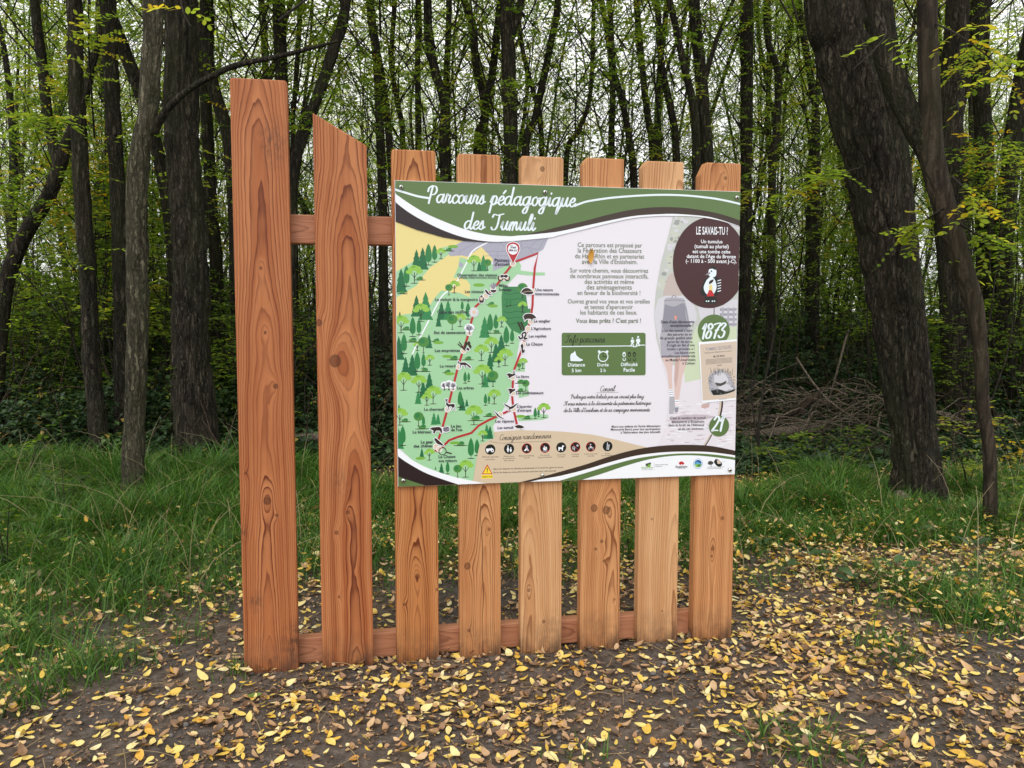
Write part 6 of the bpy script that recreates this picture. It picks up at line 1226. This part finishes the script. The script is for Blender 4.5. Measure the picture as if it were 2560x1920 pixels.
z = ground_z(x, y) + .006 + np.abs(np.sin(tilt)) * L * .4 + np.abs(np.sin(roll)) * Wd * .4 + g * rg.uniform(.02, .15, n)
yaw = rg.uniform(0, 6.28, n); tw_ = rg.normal(0, .5, n)
PT = np.stack([x, y, z], 1)
# picture position, to find the 300 that show largest
dd = PT - CAMP; cx = dd[:, 0] / (dd @ _fw) * F_PX + 1280; cyy = 960 - (dd @ _up) / (dd @ _fw) * F_PX
vis = (cx > 5) & (cx < 2555) & (cyy < 1912); big = np.where(vis)[0]; big = big[np.argsort(-(L * Wd / dd[:, 1] ** 2)[big] * (g[big] < .3))][:300]
mask = np.ones(n, bool); mask[big] = False
V, Fq, k = leaf_batch(PT[mask], L[mask], Wd[mask], yaw[mask], tilt[mask], roll[mask], curl[mask], fold[mask], tw_[mask])
o = link('leaf_litter', mesh_np('leaf_litter', V, Fq, [M_LITTER], attr={'tint': np.repeat(tint[mask], k)})); tag(o, 'scattered yellow and brown leaflets covering the bare soil and grass', 'leaf litter', kind='stuff')
for i in big:
    V, Fq, k = leaf_batch(np.zeros((1, 3)), L[i:i+1], Wd[i:i+1], yaw[i:i+1], tilt[i:i+1], roll[i:i+1], curl[i:i+1], fold[i:i+1], tw_[i:i+1])
    o = link('fallen_leaf', mesh_np('fallen_leaf', V, Fq, [M_LITTER], attr={'tint': np.full(k, tint[i])})); o.location = PT[i]
    nm = 'dull brown curled' if tint[i] < .22 else 'pinkish tan curled' if tint[i] < .33 else 'orange' if tint[i] < .55 else 'golden yellow' if tint[i] < .78 else 'pale cream yellow'
    zn = 'at the lower left' if cx[i] < 640 else 'below the tall planks' if cx[i] < 1200 else 'below the short planks' if cx[i] < 1830 else 'at the lower right'; dp = 'near the bottom edge, ' if cyy[i] > 1800 else ''
    tag(o, nm + ' fallen leaf ' + dp + zn, 'leaf', nm + ' fallen leaves ' + dp + zn)
n = 100000; y = 1.7 + 4.6 * rg.random(n); x = rg.uniform(-1, 1, n) * (.78 * y + .4); k = (rg.random(n) < .25 + 1.0 * np.clip(fbm(x * 2.3 + 7, y * 2.3 + 1, 3) - .2, 0, 1)) & (grass_density(x, y) < .5); x, y = x[k], y[k]; n = len(x)
L_ = rg.uniform(.005, .020, n); tl = rg.normal(0, .35, n); V, Fq, k = leaf_batch(np.stack([x, y, ground_z(x, y) + .003 + np.abs(tl) * L_ * .3], 1), L_, L_ * rg.uniform(.25, .8, n), rg.uniform(0, 6.28, n), tl, rg.normal(0, .4, n), rg.uniform(-.3, .8, n), rg.uniform(-.2, .9, n))
o = link('leaf_crumbs', mesh_np('leaf_crumbs', V, Fq, [M_LITTER], attr={'tint': np.repeat(rg.beta(1, 4, n) * .6, 18)})); tag(o, 'brown and grey crumbs of old leaves trodden into the soil', 'leaf litter', kind='stuff')
# one green leaf and a broad-leaved weed
V, Fq, k = leaf_batch(np.zeros((1, 3)), np.array([.05]), np.array([.026]), np.array([.1]), np.array([.1]), np.array([.2]), np.array([.2]), np.array([.2]))
gl = link('fallen_leaf', mesh_np('fallen_leaf', V, Fq, [M_GRASS], attr={'tint': np.full(k, .9)})); p = ground_at(637, 1748); gl.location = (p[0], p[1], .012); tag(gl, 'single green fallen leaf in front of the tallest plank', 'leaf')
def weed(label, px, py, n, size, seed):
    p = ground_at(px, py); root = thing('broadleaf_weed', label, 'plant', (p[0], p[1], float(ground_z(p[0], p[1])))); rg = np.random.default_rng(seed)
    for i in range(n):
        yw = i * 2.4 + rg.uniform(-.4, .4); L_ = size * rg.uniform(.7, 1.1); c = np.array([[math.cos(yw) * L_ * .6, math.sin(yw) * L_ * .6, .05 + rg.uniform(0, .05)]])
        V, Fq, k = leaf_batch(c, np.array([L_]), np.array([L_ * .5]), np.array([yw]), np.array([rg.uniform(0, .5)]), np.array([rg.normal(0, .2)]), np.array([-.25]), np.array([.2])); link('leaf', mesh_np('leaf', V, Fq, [M_BRAMBLE], attr={'tint': np.full(k, rg.uniform(.5, .75))}), root)
weed('dark broad leaved weed in the grass below the kinked sapling', 2235, 1440, 4, .12, 1); weed('dark broad leaved weed just above the other one near the kinked sapling', 2290, 1355, 3, .12, 2)
for i in range(22):
    sd = 'left' if i < 11 else 'right'; px = rnd.uniform(10, 560) if i < 11 else rnd.uniform(1880, 2540); py = rnd.uniform(1180, 1480)
    weed('small dark weed scattered in the grass ' + ('left of the fence' if i < 11 else 'right of the fence'), px, py, rnd.randint(4, 8), rnd.uniform(.06, .11), 20 + i)
    bpy.data.objects[[o.name for o in COL.objects if o.name.startswith('broadleaf_weed')][-1]]['group'] = 'small weeds ' + sd + ' of the fence'
weed('pale broad leaved plant at the left edge beside the thicket', 60, 1075, 9, .14, 3)

# straws, stalks, pebbles
P = Parts(); rg = np.random.default_rng(12)
for k in range(420):
    y = rg.uniform(2.1, 5.5); x = rg.uniform(-1, 1) * (.68 * y); a = rg.uniform(0, 6.28); L = rg.uniform(.05, .22); s = np.linspace(-.5, .5, 6); cu = rg.normal(0, .25)
    xx = x + math.cos(a) * L * s - math.sin(a) * L * cu * s ** 2; yy = y + math.sin(a) * L * s + math.cos(a) * L * cu * s ** 2
    q = np.stack([xx, yy, ground_z(xx, yy) + .006 + rg.uniform(0, .015) * (1 + s)], 1); P.add(*tube(q, np.full(6, rg.uniform(.0007, .0014)), 4))
t = NT('straw'); M_STRAW = t.surf(t.principled((.30, .21, .11), .7))
o = link('leaf_stalk_litter', P.mesh('leaf_stalk_litter', M_STRAW)); tag(o, 'thin dry leaf stalks and straws scattered over the soil', 'litter', kind='stuff')
ico = bmesh.new(); bmesh.ops.create_icosphere(ico, subdivisions=1, radius=1); iv = np.array([v.co[:] for v in ico.verts]); ifc = np.array([[v.index for v in f.verts] for f in ico.faces]); ico.free()
n = 5200; y = 2.0 + 3.6 * rg.random(n); x = rg.uniform(-1, 1, n) * (.68 * y); kk = (rg.random(n) < .25 + .75 * np.exp(-((y - (2.93 + .19 * (x + .93))) / .35) ** 2)) & (grass_density(x, y) < .4); x, y = x[kk], y[kk]; n = len(x)
r = .0025 + .014 * rg.random(n) ** 5; sc = r[:, None] * rg.uniform(.6, 1.25, (n, 3)); V = iv[None] * sc[:, None, :] * (1 + .15 * rg.normal(0, 1, (n, len(iv), 1))); a = rg.uniform(0, 6.28, n)
V = np.stack([V[..., 0] * np.cos(a)[:, None] - V[..., 1] * np.sin(a)[:, None], V[..., 0] * np.sin(a)[:, None] + V[..., 1] * np.cos(a)[:, None], V[..., 2] * .7], -1) + np.stack([x, y, ground_z(x, y) + r * .3], 1)[:, None, :]
F_ = (ifc[None] + (np.arange(n) * len(iv))[:, None, None]).reshape(-1, 3)
t = NT('pebble'); M_PEB = t.surf(t.principled(t.ramp(t.attr('tint'), [(0, (.07, .06, .055)), (.6, (.15, .135, .125)), (1, (.30, .27, .25))]), .85, spec=.2))
o = link('gravel', mesh_np('gravel', V.reshape(-1, 3), F_, [M_PEB], attr={'tint': np.repeat(rg.beta(1.5, 2.5, n), len(iv))})); tag(o, 'small grey pebbles and crumbs in the bare soil', 'gravel', kind='stuff')
